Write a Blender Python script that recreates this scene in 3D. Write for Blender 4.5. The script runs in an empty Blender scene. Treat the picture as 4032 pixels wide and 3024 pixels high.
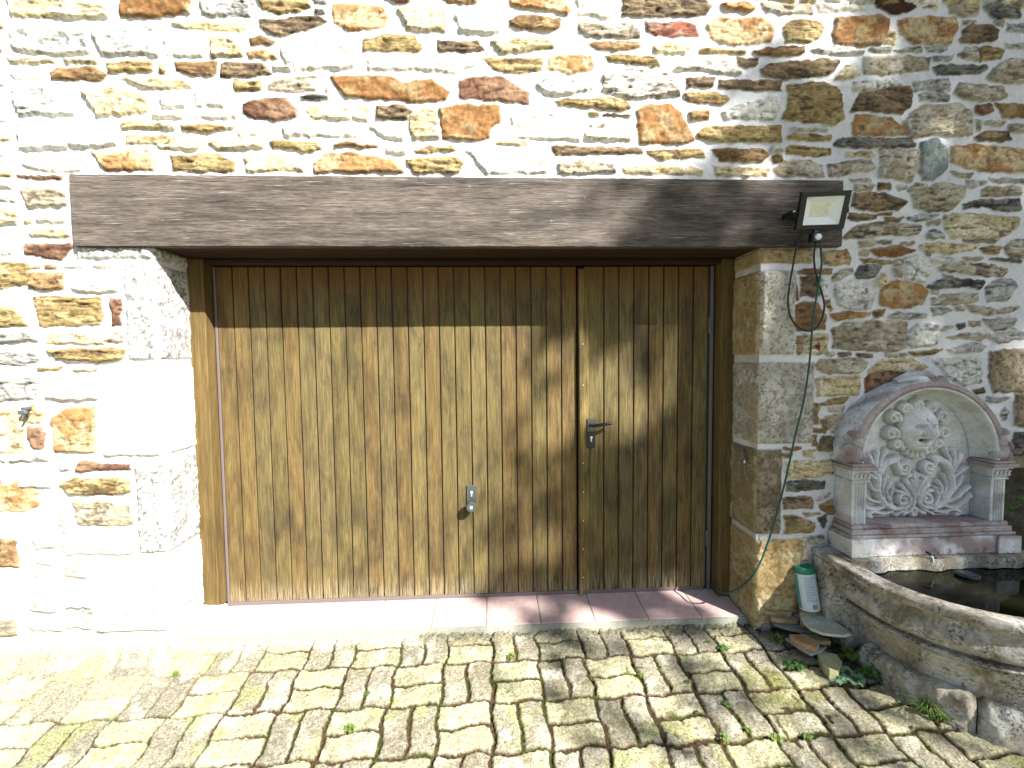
import bpy, math, random
import numpy as np
from mathutils import Vector
R = math.radians
random.seed(7)

# ---------------------------------------------------------------- camera, sky, sun, exposure
scn = bpy.context.scene
LOC = np.array([1.6165, -2.4684, 1.4637]); FOC = 1811.7; YAW = .0471; PIT = .0542; ROL = -.0106
def _dir(a, b, c):                      # camera-frame (right, up, forward) -> world
    s, k = math.sin(PIT), math.cos(PIT)
    yr, Z = k*c + s*b, -s*c + k*b
    s, k = math.sin(YAW), math.cos(YAW)
    return Vector((k*a + s*yr, -s*a + k*yr, Z))
cr, sr = math.cos(ROL), math.sin(ROL)
rx = _dir(cr, sr, 0); ry = _dir(-sr, cr, 0); rz = -_dir(0, 0, 1)
cam = bpy.data.objects.new('camera', bpy.data.cameras.new('camera'))
scn.collection.objects.link(cam); scn.camera = cam
from mathutils import Matrix
M = Matrix(((rx.x, ry.x, rz.x, LOC[0]), (rx.y, ry.y, rz.y, LOC[1]), (rx.z, ry.z, rz.z, LOC[2]), (0, 0, 0, 1)))
cam.matrix_world = M
cam.data.sensor_width = 36; cam.data.lens = 36*FOC/4032; cam.data.clip_start = .05; cam.data.clip_end = 500
SUN = Vector((.92, -1.0, 1.05)).normalized()          # towards the sun
sun = bpy.data.objects.new('sun', bpy.data.lights.new('sun', 'SUN'))
scn.collection.objects.link(sun); sun.rotation_euler = SUN.to_track_quat('Z', 'Y').to_euler()
sun.data.energy = 5; sun.data.angle = R(.55); sun.data.color = (1, .98, .94)
w = bpy.data.worlds.new('World'); scn.world = w; w.use_nodes = True
nt = w.node_tree; sky = nt.nodes.new('ShaderNodeTexSky'); sky.sky_type = 'NISHITA'; sky.sun_disc = False
sky.sun_elevation = math.asin(SUN.z); sky.sun_rotation = math.atan2(SUN.x, SUN.y)
bg = nt.nodes['Background']; bg.inputs[1].default_value = .05; nt.links.new(sky.outputs[0], bg.inputs[0])
scn.view_settings.view_transform = 'Standard'; scn.view_settings.look = 'None'
scn.view_settings.exposure = 1.85; scn.view_settings.gamma = 1
scn.render.resolution_x = 1024; scn.render.resolution_y = 768
scn.cycles.max_bounces = 6

def ray(u, v):                          # photo pixel -> world direction
    a, b = u-2016, v-1512
    x, y = cr*a + sr*b, -sr*a + cr*b
    d = _dir(x/FOC, -y/FOC, 1); return np.array(d)
def onY(u, v, Y=0.):                    # where that line of sight meets the plane y = Y
    d = ray(u, v); return LOC + d*(Y-LOC[1])/d[1]
def onX(u, v, X):
    d = ray(u, v); return LOC + d*(X-LOC[0])/d[0]
GA, GB = -.085, .125                    # the paving falls away from the wall
def gz(x, y): return GA + GB*np.maximum(y, -3.)
def onG(u, v, dz=0.):
    d = ray(u, v); t = (GA+dz + GB*LOC[1] - LOC[2])/(d[2]-GB*d[1]); return LOC + d*t
def onZ(u, v, z):
    d = ray(u, v); return LOC + d*(z-LOC[2])/d[2]

# ---------------------------------------------------------------- numpy noise
def _h(ix, iy, s):
    n = (ix.astype(np.int64)*374761393 + iy.astype(np.int64)*668265263 + s*974634777) & 0xffffffff
    n = ((n ^ (n >> 13))*1274126177) & 0xffffffff
    n = (n ^ (n >> 16)) & 0xffffff
    return n/float(0xffffff)
def vn(x, y, s=0):
    x = np.asarray(x, float); y = np.asarray(y, float)
    ix, iy = np.floor(x), np.floor(y); fx, fy = x-ix, y-iy
    fx = fx*fx*(3-2*fx); fy = fy*fy*(3-2*fy)
    a, b, c, d = _h(ix, iy, s), _h(ix+1, iy, s), _h(ix, iy+1, s), _h(ix+1, iy+1, s)
    return (a+(b-a)*fx) + ((c+(d-c)*fx)-(a+(b-a)*fx))*fy
def fbm(x, y, s=0, o=4):
    r = 0; a = .5; t = 0
    for i in range(o):
        r = r + a*vn(x*2**i, y*2**i, s+i*17); t += a; a *= .5
    return r/t
def ss(a, b, x):
    t = np.clip((x-a)/(b-a), 0, 1); return t*t*(3-2*t)
def mix(a, b, t): return a + (b-a)*t[..., None]

# ---------------------------------------------------------------- object helpers
def link(o, parent=None):
    scn.collection.objects.link(o)
    if parent: o.parent = parent
    return o
def tag(o, label=None, cat=None, group=None, kind=None):
    if label: o['label'] = label
    if cat: o['category'] = cat
    if group: o['group'] = group
    if kind: o['kind'] = kind
    return o
def empty(name, loc=(0, 0, 0)):
    o = bpy.data.objects.new(name, None); o.location = loc; o.empty_display_size = .1; return link(o)
def put(o, parent):                     # parent while keeping world coordinates in the mesh
    o.parent = parent; o.matrix_parent_inverse = Matrix.Translation(parent.location).inverted()
    return o
class MB:
    def __init__(s): s.v = []; s.f = []; s.sm = []
    def add(s, vs, fs, smooth=False):
        n = len(s.v); s.v += [tuple(map(float, p)) for p in vs]; s.f += [tuple(i+n for i in f) for f in fs]; s.sm += [smooth]*len(fs)
    def box(s, a, b, bev=0.):
        x0, y0, z0 = a; x1, y1, z1 = b
        if bev <= 0:
            s.add([(x0,y0,z0),(x1,y0,z0),(x1,y1,z0),(x0,y1,z0),(x0,y0,z1),(x1,y0,z1),(x1,y1,z1),(x0,y1,z1)],
                  [(0,3,2,1),(4,5,6,7),(0,1,5,4),(1,2,6,5),(2,3,7,6),(3,0,4,7)]); return
        e = bev; vs = []
        for z, i in ((z0, e), (z0+e, 0), (z1-e, 0), (z1, e)):
            for (x, y) in ((x0+i+e*(i==0), y0+i), (x1-i-e*(i==0), y0+i), (x1-i, y0+i+e*(i==0)), (x1-i, y1-i-e*(i==0)),
                           (x1-i-e*(i==0), y1-i), (x0+i+e*(i==0), y1-i), (x0+i, y1-i-e*(i==0)), (x0+i, y0+i+e*(i==0))):
                vs.append((x, y, z))
        fs = [tuple(range(7, -1, -1)), tuple(range(24, 32))]
        for r in range(3):
            for k in range(8): fs.append((r*8+k, r*8+(k+1) % 8, r*8+8+(k+1) % 8, r*8+8+k))
        s.add(vs, fs)
    def tube(s, pts, rad, n=8, cap=True):
        pts = [Vector(map(float, p)) for p in pts]; m = len(pts)
        rad = rad if hasattr(rad, '__len__') else [rad]*m; vs = []; up = Vector((0, 0, 1))
        prev = None
        for i, p in enumerate(pts):
            t = (pts[min(i+1, m-1)]-pts[max(i-1, 0)]).normalized()
            if prev is None:
                a = t.cross(up) if abs(t.z) < .9 else t.cross(Vector((1, 0, 0)))
            else: a = prev - t*prev.dot(t)
            a.normalize(); prev = a; b = t.cross(a)
            for k in range(n):
                q = p + (a*math.cos(2*math.pi*k/n)+b*math.sin(2*math.pi*k/n))*rad[i]; vs.append(q)
        fs = [(i*n+k, i*n+(k+1) % n, (i+1)*n+(k+1) % n, (i+1)*n+k) for i in range(m-1) for k in range(n)]
        if cap: fs += [tuple(range(n-1, -1, -1)), tuple(range((m-1)*n, m*n))]
        s.add(vs, fs, True)
    def lathe(s, prof, c, n=32, axis='z', tilt=None):
        vs = []; m = len(prof)
        for (r, h) in prof:
            for k in range(n):
                a = 2*math.pi*k/n
                p = Vector((r*math.cos(a), r*math.sin(a), h)) if axis == 'z' else Vector((r*math.cos(a), h, r*math.sin(a)))
                if tilt: p = tilt @ p
                vs.append(p+Vector(c))
        fs = [(i*n+k, i*n+(k+1) % n, (i+1)*n+(k+1) % n, (i+1)*n+k) for i in range(m-1) for k in range(n)]
        fs += [tuple(range(n-1, -1, -1)), tuple(range((m-1)*n, m*n))]
        s.add(vs, fs, True)
    def prism(s, poly, h, bev=0, f=lambda x, y, z: (x, y, z)):   # polygon in x,y from z=0..h, mapped by f
        n = len(poly); vs = [f(x, y, 0) for x, y in poly]+[f(x, y, h) for x, y in poly]
        s.add(vs, [tuple(range(n-1, -1, -1)), tuple(range(n, 2*n))]+[(i, (i+1) % n, n+(i+1) % n, n+i) for i in range(n)])
    def build(s, name, mat, parent=None, sharp=None):
        me = bpy.data.meshes.new(name); me.from_pydata(s.v, [], s.f); me.update()
        me.polygons.foreach_set('use_smooth', s.sm); me.materials.append(mat)
        import bmesh
        bm = bmesh.new(); bm.from_mesh(me); bmesh.ops.recalc_face_normals(bm, faces=bm.faces); bm.to_mesh(me); bm.free()
        if any(s.sm): me.set_sharp_from_angle(angle=R(sharp or 40))
        o = bpy.data.objects.new(name, me); scn.collection.objects.link(o)
        if parent: put(o, parent)
        return o
def grid_obj(name, P, mat, parent=None, faces=None, attrs=None, smooth=True):
    """P (r,c,3) grid -> mesh; faces = bool mask (r-1,c-1); attrs = dict name->(r,c,3) colours or (r,c) floats"""
    r, c, _ = P.shape
    idx = np.arange(r*c).reshape(r, c)
    q = np.stack([idx[:-1, :-1], idx[:-1, 1:], idx[1:, 1:], idx[1:, :-1]], -1)
    q = q[faces] if faces is not None else q.reshape(-1, 4)
    used, inv = np.unique(q, return_inverse=True); q = inv.reshape(-1, 4)
    me = bpy.data.meshes.new(name)
    me.vertices.add(len(used)); me.vertices.foreach_set('co', P.reshape(-1, 3)[used].astype(np.float32).ravel())
    me.loops.add(q.size); me.loops.foreach_set('vertex_index', q.astype(np.int32).ravel())
    me.polygons.add(len(q)); me.polygons.foreach_set('loop_start', np.arange(0, q.size, 4, dtype=np.int32))
    me.polygons.foreach_set('use_smooth', np.full(len(q), smooth))
    me.update(calc_edges=True)
    for k, a in (attrs or {}).items():
        if a.ndim == 3:
            at = me.color_attributes.new(k, 'FLOAT_COLOR', 'POINT')
            d = np.ones((len(used), 4), np.float32); d[:, :3] = a.reshape(-1, 3)[used]; at.data.foreach_set('color', d.ravel())
        else:
            at = me.attributes.new(k, 'FLOAT', 'POINT'); at.data.foreach_set('value', a.reshape(-1)[used].astype(np.float32))
    me.materials.append(mat)
    o = bpy.data.objects.new(name, me); scn.collection.objects.link(o)
    if parent: put(o, parent)
    return o

def dense_box(a, b, st=.02, jit=.0015, seed=0):
    """box with subdivided, slightly worn faces"""
    import bmesh
    bm = bmesh.new(); bmesh.ops.create_cube(bm, size=1)
    S = [b[i]-a[i] for i in range(3)]
    for v in bm.verts: v.co = Vector([a[i]+(v.co[i]+.5)*S[i] for i in range(3)])
    for ax in range(3):
        n = int(S[ax]/st)
        for k in range(1, n):
            pl = Vector((0, 0, 0)); pl[ax] = a[ax]+S[ax]*k/n; no = Vector((0, 0, 0)); no[ax] = 1
            bmesh.ops.bisect_plane(bm, geom=bm.verts[:]+bm.edges[:]+bm.faces[:], plane_co=pl, plane_no=no)
    me = bpy.data.meshes.new('t'); bm.to_mesh(me); bm.free(); V = [v.co[:] for v in me.vertices]; F = [tuple(p.vertices) for p in me.polygons]; bpy.data.meshes.remove(me)
    return V, F
# ---------------------------------------------------------------- materials
class NT:
    def __init__(s, name, rough=.85, spec=.25):
        s.m = bpy.data.materials.new(name); s.m.use_nodes = True; s.t = s.m.node_tree
        s.b = s.t.nodes['Principled BSDF']; s.b.inputs['Roughness'].default_value = rough
        s.b.inputs['Specular IOR Level'].default_value = spec
    def n(s, t, **k):
        x = s.t.nodes.new('ShaderNode'+t)
        for a, b in k.items():
            if hasattr(x, a): setattr(x, a, b)
        return x
    def L(s, a, b): s.t.links.new(a, b)
    def pos(s, scale=(1, 1, 1), rot=(0, 0, 0)):
        g = s.n('NewGeometry'); m = s.n('Mapping'); m.inputs['Scale'].default_value = scale; m.inputs['Rotation'].default_value = rot
        s.L(g.outputs['Position'], m.inputs[0]); return m.outputs[0]
    def noise(s, vec, scale=5, det=4, rough=.6, dist=0):
        x = s.n('TexNoise'); x.inputs['Scale'].default_value = scale; x.inputs['Detail'].default_value = det
        x.inputs['Roughness'].default_value = rough; x.inputs['Distortion'].default_value = dist
        s.L(vec, x.inputs['Vector']); return x.outputs['Fac']
    def ramp(s, fac, stops):
        x = s.n('ValToRGB'); e = x.color_ramp.elements
        while len(e) < len(stops): e.new(.5)
        for i, (p, c) in enumerate(stops):
            e[i].position = p; c = (c, c, c) if not hasattr(c, '__len__') else c; e[i].color = (*c, 1)
        s.L(fac, x.inputs[0]); return x.outputs[0]
    def mix(s, a, b, f=.5, mode='MIX'):
        x = s.n('Mix'); x.data_type = 'RGBA'; x.blend_type = mode
        for v, i in ((f, 0), (a, 6), (b, 7)):
            if isinstance(v, (int, float)) and i == 0: x.inputs[0].default_value = v
            elif hasattr(v, 'is_linked') or hasattr(v, 'links'): s.L(v, x.inputs[i])
            else: x.inputs[i].default_value = (*v, 1) if hasattr(v, '__len__') else (v, v, v, 1)
        return x.outputs[2]
    def attr(s, name, fac=False):
        x = s.n('Attribute'); x.attribute_name = name; return x.outputs['Fac' if fac else 'Color']
    def col(s, c):
        if hasattr(c, '__len__'): s.b.inputs['Base Color'].default_value = (*c, 1)
        else: s.L(c, s.b.inputs['Base Color'])
        return s
    def bump(s, h, dist=.002, st=1.):
        x = s.n('Bump'); x.inputs['Distance'].default_value = dist; x.inputs['Strength'].default_value = st
        s.L(h, x.inputs['Height']); s.L(x.outputs[0], s.b.inputs['Normal']); return s

def m_stone():
    t = NT('masonry', .9, .15); c = t.attr('Col')
    f = t.noise(t.pos((1, 1, 1)), 260, 3, .7); s_ = t.noise(t.pos((40, 40, 170), (0, .05, 0)), 1, 4, .7)
    v = t.mix(t.ramp(f, [(.25, .72), (.75, 1.22)]), t.ramp(s_, [(.32, .3), (.45, .95), (.7, 1.25)]), t.attr('lam', True))
    t.col(t.mix(c, v, 1., 'MULTIPLY'))
    h = t.mix(f, s_, t.attr('lam', True)); t.bump(h, .006, .8); return t.m
M_STONE = m_stone()
def m_simple(name, c, rough=.6, spec=.4, metal=0., ns=60, var=.15, bd=.0006):
    t = NT(name, rough, spec); f = t.noise(t.pos(), ns, 4, .6)
    t.col(t.mix(c, t.ramp(f, [(.3, 1-var), (.7, 1+var)]), 1., 'MULTIPLY')); t.b.inputs['Metallic'].default_value = metal
    if bd: t.bump(f, bd, .6)
    return t.m
def m_wood(name, axis, light, mid, dark, red, use_attr=False, k=1.):
    t = NT(name, .78, .2)
    sc = {'z': (1, 1, .035), 'x': (.035, 1, 1)}[axis]
    g1 = t.noise(t.pos(sc), 190*k, 5, .7, .2); g2 = t.noise(t.pos(sc), 30*k, 4, .6, .6)
    big = t.noise(t.pos({'z': (11, 11, 3.2), 'x': (1.7, 9, 9)}[axis]), 1, 4, .65, .4)
    bl2 = t.noise(t.pos({'z': (14, 14, 3), 'x': (3, 14, 14)}[axis], (0, 0, 0)), 1, 3, .6, .2)
    c = t.mix(mid, light, t.ramp(g1, [(.35, 0.), (.65, 1.)]))
    c = t.mix(c, dark, t.ramp(big, [(.44, 0.), (.68, .7)]))
    c = t.mix(c, red, t.ramp(bl2, [(.55, 0.), (.72, .4)]))
    c = t.mix(c, t.ramp(g2, [(.3, .6), (.5, 1.), (.7, 1.2)]), .8, 'MULTIPLY')
    c = t.mix(c, t.ramp(g1, [(.3, .6), (.55, 1.05)]), .6, 'MULTIPLY')
    h = g1
    if use_attr:
        c = t.mix(c, t.attr('Col'), 1., 'MULTIPLY')
        # flame-grained boards
        wv = t.n('TexWave'); wv.bands_direction = 'Z'; wv.inputs['Scale'].default_value = 4.5; wv.inputs['Distortion'].default_value = 1.6
        wv.inputs['Detail'].default_value = 2; wv.inputs['Detail Scale'].default_value = 3
        sx = t.n('SeparateXYZ'); gp = t.n('NewGeometry'); t.L(gp.outputs['Position'], sx.inputs[0])
        def mth(op, a_, b_=0.):
            x_ = t.n('Math'); x_.operation = op
            for v_, i_ in ((a_, 0), (b_, 1)):
                if isinstance(v_, (int, float)): x_.inputs[i_].default_value = v_
                else: t.L(v_, x_.inputs[i_])
            return x_.outputs[0]
        off_ = mth('ADD', mth('MULTIPLY', mth('ABSOLUTE', mth('SUBTRACT', t.attr('lx', True), .42)), .26), mth('MULTIPLY', t.noise(t.pos((3, 3, 3)), 1, 3, .6), .35))
        cx = t.n('CombineXYZ'); t.L(mth('ADD', sx.outputs[2], off_), cx.inputs[2]); t.L(cx.outputs[0], wv.inputs['Vector'])
        c = t.mix(c, t.mix((.16, .115, .042), (.045, .03, .012), t.ramp(wv.outputs['Fac'], [(.2, 1.), (.7, 0.)])), t.attr('flame', True))
        # weathering: orange under the shelter of the head, grey and pale at the foot
        z = t.n('SeparateXYZ'); g = t.n('NewGeometry'); t.L(g.outputs['Position'], z.inputs[0])
        a = t.n('MapRange'); t.L(z.outputs[2], a.inputs[0]); a.inputs[1].default_value = 1.8; a.inputs[2].default_value = 2.02
        c = t.mix(c, (.14, .06, .016), t.mix(0, t.mix(a.outputs[0], t.ramp(bl2, [(.3, .5), (.6, 1.)]), 1., 'MULTIPLY'), .85))
        b = t.n('MapRange'); t.L(z.outputs[2], b.inputs[0]); b.inputs[1].default_value = .14; b.inputs[2].default_value = .0
        c = t.mix(c, (.3, .26, .17), t.mix(0, t.mix(b.outputs[0], t.ramp(g1, [(.45, 0.), (.62, 1.)]), 1., 'MULTIPLY'), .9))
    if axis == 'x' and light[0] > .1:
        ck = t.noise(t.pos((.012, 1, 1)), 230, 2, .5, .1); c = t.mix(c, (.008, .006, .005), t.ramp(ck, [(.30, .9), (.345, 0.)]))
        pl = t.noise(t.pos((.03, 1, 1)), 160, 3, .7); c = t.mix(c, (.3, .27, .24), t.ramp(pl, [(.62, 0.), (.7, .7)]))
    t.col(c); t.bump(h, .0012, .7); return t.m
M_BOARD = m_wood('weathered boards', 'z', (.165, .125, .048), (.088, .064, .023), (.032, .025, .014), (.088, .05, .021), True)
M_POST = m_wood('post wood', 'z', (.145, .098, .034), (.098, .062, .02), (.06, .043, .018), (.105, .056, .015))
M_LINT = m_wood('lintel wood', 'x', (.17, .14, .115), (.046, .036, .029), (.02, .0165, .014), (.048, .035, .025), k=2.4)
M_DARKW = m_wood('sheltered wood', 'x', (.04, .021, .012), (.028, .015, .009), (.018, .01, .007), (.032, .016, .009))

# ---------------------------------------------------------------- rubble wall: stone table
# letter = kind of stone, then outline corners on the wall, zoom offsets (ox, oy) in photo pixels, 2.212 units per pixel
TAB = {
(0, 0): """p 40 -40 930 -40 935 130 800 155 90 140;o 1040 -40 1660 -40 1650 110 1300 150 1030 140;b 1730 -40 2200 -40 2180 140 1740 130;p 1475 190 1560 165 2190 200 2100 270 1600 250;g 60 240 750 200 780 460 480 470 110 440;g 770 260 1360 180 1390 480 870 470;G 1400 290 1760 290 1770 490 1440 480;p 1830 310 2090 340 2110 490 1840 490;p 40 490 400 485 490 550 100 540;p 540 500 860 510 840 550 580 545;t 420 620 520 585 800 570 930 630 890 700 430 690;y 920 530 1320 520 1335 620 950 630;y 1385 550 1420 560 1445 640 1400 640;t 1510 530 1880 520 1890 650 1700 655 1520 610;w 60 620 300 580 370 690 110 690;p 1035 670 1100 660 1600 690 1670 760 1400 780 1200 750;g 80 760 500 740 680 980 640 1000 160 1000;p 690 780 1000 740 1250 820 1300 910 1280 970 1100 990 830 1000;w 1390 820 1600 830 1630 930 1400 940;w 1320 960 1620 960 1600 1025 1320 1020;w 1700 790 1950 800 1970 930 1690 920;w 1650 980 2060 960 2050 1030 1700 1030;G 150 1050 980 1050 1015 1270 150 1300;p 1040 1050 1520 1060 1510 1130 1050 1120;y 1565 1080 1900 1080 2090 1105 1800 1150 1570 1130;p 1090 1170 1740 1170 1770 1280 1700 1305 1420 1300 1360 1255 1080 1250;p 1810 1240 1900 1185 2290 1190 2290 1280 1900 1310;w 190 1340 700 1330 760 1450 560 1500 410 1500 190 1440;q 780 1310 1290 1300 1360 1400 1350 1490 900 1480;y 1475 1350 1900 1335 2050 1410 2030 1490 1500 1490;p -90 1190 90 1180 80 1220 -90 1225;w -90 1300 50 1300 50 1350 -90 1360;p -90 1450 100 1480 90 1540 -90 1530;g -90 540 20 540 20 750 -90 740;t -90 190 15 190 15 235 -90 240;b -90 395 20 395 20 440 -90 445;w -90 900 50 900 50 1060 -90 1060""",
(1000, 0): """y 20 -40 450 -40 485 60 400 100 200 110 60 70;b 500 -40 610 -40 610 30 510 30;b 520 70 620 75 610 105 530 100;u 40 160 350 140 560 125 640 180 500 230 350 290 200 310 60 240;q 680 20 1130 40 1165 130 1150 230 900 260 820 265 690 190;p 1240 80 1300 50 1670 60 1670 270 1450 265 1330 240;w 1750 110 2150 80 2180 230 2080 290 1800 280;t -60 320 60 300 180 350 160 385 -50 380;q -80 430 150 430 190 510 -60 490;w 240 330 420 270 850 320 880 590 350 600 230 480;y 950 340 1130 290 1400 300 1480 420 1430 450 950 430;u 1590 340 1960 350 2010 430 1900 450 1610 440;w 980 500 1500 510 1900 540 1940 570 1740 640 1520 600 1000 610;u -290 535 100 540 150 640 0 660 -290 670;n 120 720 250 650 560 640 550 780 350 800 120 780;w 160 560 320 560 320 600 170 600;t 620 720 645 790 615 790;d 400 830 640 815 640 850 550 870 410 850;o 650 650 1180 650 1300 710 1550 680 1700 800 1680 860 1500 885 1060 860 820 850 720 760;r -100 900 0 860 280 840 370 950 360 1020 200 1045 0 1035 -100 980;p 440 960 500 900 900 905 1010 930 1000 1050 790 1030 500 1030;u 1060 920 1300 910 1380 960 1340 1040 1060 1030;p 1360 1000 1480 930 1600 950 1615 1200 1400 1210 1360 1150;o 1612 930 1850 900 2140 915 2150 1050 2060 1100 2050 1190 1960 1220 1650 1200;r 1775 700 1900 660 2160 660 2400 800 2390 900 2190 880 1790 850;w 250 1100 700 1080 950 1160 900 1190 260 1180;w 960 1090 1300 1100 1310 1210 1140 1200;w -250 1090 220 1090 220 1190 -100 1190;y 120 1230 200 1215 560 1240 600 1290 500 1320 160 1290;t 680 1260 800 1230 1090 1265 1080 1280 680 1280;w 1140 1280 1340 1270 1330 1340 1160 1330;y 1400 1300 1500 1270 1750 1275 1750 1310 1410 1330;p -80 1340 350 1350 445 1400 440 1490 -70 1490;q 510 1420 640 1330 850 1320 1200 1380 1300 1500 520 1500;y 1310 1385 1750 1360 1820 1400 1790 1505 1380 1500;t 1630 -40 1950 -40 1930 25 1700 25;r 1100 -40 1360 -40 1350 10 1220 10;y -180 690 60 700 60 780 -170 800""",
(2000, 0): """p -160 360 100 320 380 340 400 410 200 440 -60 460;w -370 1300 -150 1280 300 1290 370 1500 -180 1510;y -250 500 300 495 310 600 150 645 -100 610;p -110 1240 0 1220 170 1235 160 1260 -100 1260;q 10 -40 480 -40 545 90 520 120 250 80 20 40;w 600 -20 940 20 970 110 900 150 610 130;u 1000 -40 1700 -40 1795 50 1740 120 1240 150 990 130;q 1870 20 2100 10 2175 70 2100 105 1890 80;t 20 170 110 120 470 155 470 235 380 265 130 255 30 220;n 620 190 1130 200 1160 270 1150 325 700 315 630 270;R 1200 190 1500 180 1640 200 1670 310 1300 310 1210 260;q 1720 210 1800 150 2250 140 2330 250 2290 360 1930 385 1780 330;t 700 380 830 350 1130 360 1170 400 950 435 800 420;p 1270 390 1400 370 1620 370 1560 470 1400 460 1280 440;y 1660 440 1740 400 1900 430 2080 430 2060 465 1670 465;q 340 490 460 455 760 480 740 600 570 640 480 630 350 590;y 850 480 1000 465 1290 490 1350 560 1280 570 1050 550 860 520;g 1450 600 1530 510 1700 490 1930 510 2050 630 1980 650 1700 610 1460 610;u 2000 490 2200 500 2170 570 2030 580;g 240 730 320 680 720 670 750 770 560 810 370 830;W 820 640 1050 590 1300 610 1480 650 1500 820 1300 840 1050 860 830 780;y 400 880 480 850 900 850 1050 890 1070 940 980 960 440 910;u 1560 665 1820 660 1800 750 1570 745;u 1845 690 2395 695 2390 790 2100 780 1850 750;y 1525 800 1600 790 1850 800 1940 860 1880 905 1700 890 1560 880;y 680 970 800 975 800 1010 720 1010;u 830 985 1060 990 1070 1010 840 1010;o 1120 960 1200 905 1440 900 1510 970 1640 1220 1560 1250 1160 1250 1130 1100;t 1590 970 1680 950 1765 970 1760 1030 1600 1045;w 20 1000 240 940 600 980 630 1220 40 1200;w 650 1150 850 1130 1110 1150 1080 1230 660 1210;w 700 1060 880 1060 880 1100 720 1100;y 1650 1160 1740 1095 2400 1090 2395 1230 1850 1230 1660 1200;g 1870 970 2050 890 2340 830 2380 930 2330 1040 1900 1030;u 385 1260 1180 1285 1185 1335 900 1340 420 1340;y 1210 1300 1700 1295 1730 1360 1500 1380 1340 1390 1220 1340;t 1770 1295 2250 1290 2295 1340 2220 1400 1850 1400;n 440 1420 650 1380 940 1420 950 1500 600 1510 440 1510;p 990 1450 1250 1420 1700 1460 1695 1520 1020 1510;p 1785 1445 2212 1450 2285 1450 2280 1530 1820 1530""",
(3000, 0): """t -60 440 50 410 370 400 385 450 200 485 -20 470;n 0 20 450 30 450 110 150 110 10 60;w 500 20 700 10 860 20 900 70 620 90 510 90;D 960 -60 1330 -60 1350 50 1270 100 1130 105 1020 60;p 1370 -40 1540 -40 1530 70 1420 60;n 1650 -40 1900 -40 1890 120 1760 130 1640 100;d 1940 -40 2260 -40 2260 140 2070 160 1950 70;y 190 230 300 160 520 180 545 240 520 330 400 370 210 350;o 610 290 660 150 1000 125 1130 160 1120 270 1050 380 890 390 640 380;p 1090 330 1130 260 1190 280 1160 380 1080 375;q 1200 170 1450 140 1700 150 1710 230 1650 370 1330 370 1230 290;u 1730 340 1800 220 1980 200 2070 260 2050 340 1740 370;b 1760 170 1880 170 1850 200 1760 200;b 2040 180 2120 180 2110 220 2050 210;b 2150 200 2360 200 2360 270 2160 260;g 430 420 700 400 900 440 880 470 500 460;b 950 420 1140 400 1120 440 960 440;b 1160 430 1390 400 1400 440 1200 450;b 1440 400 1630 390 1620 430 1460 440;n 1720 470 1800 410 1880 400 1880 520 1780 500;y 1893 410 1980 395 2130 430 2100 500 1900 525;b 2130 380 2360 370 2360 410 2150 405;u 0 610 100 550 290 530 560 505 690 520 640 600 560 650 200 680 20 650;p 650 680 740 560 850 640 770 680;n 890 500 1050 485 1480 490 1470 590 1060 645 900 630;d 1510 590 1600 560 1960 570 1975 590 1900 630 1550 645;n 1970 670 2060 560 2180 510 2370 500 2370 710 2110 720;b 1500 480 1660 480 1650 520 1520 525;y 230 740 540 705 690 790 720 1020 640 1080 400 1050 190 1030 240 900;g 800 710 1150 690 1230 740 1100 770 900 780 810 780;u 780 970 870 810 1050 783 1290 745 1310 800 1300 930 1220 980 900 960;b 1340 710 1500 690 1515 770 1340 790;b 1530 690 1620 680 1650 770 1525 775;b 1370 820 1560 790 1650 830 1640 870 1390 870;n 1690 800 1740 710 2110 760 2150 830 2050 870 1760 860;n 1240 1050 1400 920 1700 900 1840 960 1840 1160 1740 1180 1500 1160 1300 1190 1250 1140;r 1870 920 2000 900 2030 960 1940 990 1880 980;o 2050 900 2370 900 2370 1010 2120 1010;n 1960 1050 2130 1040 2110 1080 1980 1080;n 1880 1040 1930 1050 1920 1130 1890 1120;n 2160 1080 2360 1080 2360 1150 2170 1140;q 800 1060 830 1000 1140 1020 1250 1120 1240 1160 1000 1170 810 1170;g 260 1110 580 1100 590 1130 280 1130;y 235 1190 290 1160 600 1180 600 1210 480 1220 250 1205;d 630 1250 700 1200 1300 1200 1350 1270 1200 1280 960 1280 650 1270;u 1870 1190 1960 1145 2150 1150 2180 1210 2080 1230 1900 1215;B 1400 1230 1520 1200 1620 1300 1620 1470 1500 1560 1400 1570 1385 1500;q 1660 1280 1850 1255 2100 1280 2370 1300 2370 1490 2000 1490 1760 1450 1660 1400;y 220 1290 260 1265 480 1280 600 1290 605 1340 500 1355 230 1330;b 90 1280 180 1280 190 1310 100 1320;y 110 1350 180 1345 185 1400 110 1410;n 110 1470 200 1400 420 1395 540 1440 540 1530 350 1535 140 1520;n 580 1430 700 1410 950 1390 990 1470 800 1490 700 1530 590 1530;p 750 1330 960 1310 980 1360 750 1355;n 1040 1300 1360 1310 1360 1480 1310 1580 1040 1530;n 780 1560 950 1550 970 1570 800 1575;n 1660 1495 1850 1510 1830 1540 1690 1530""",
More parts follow.
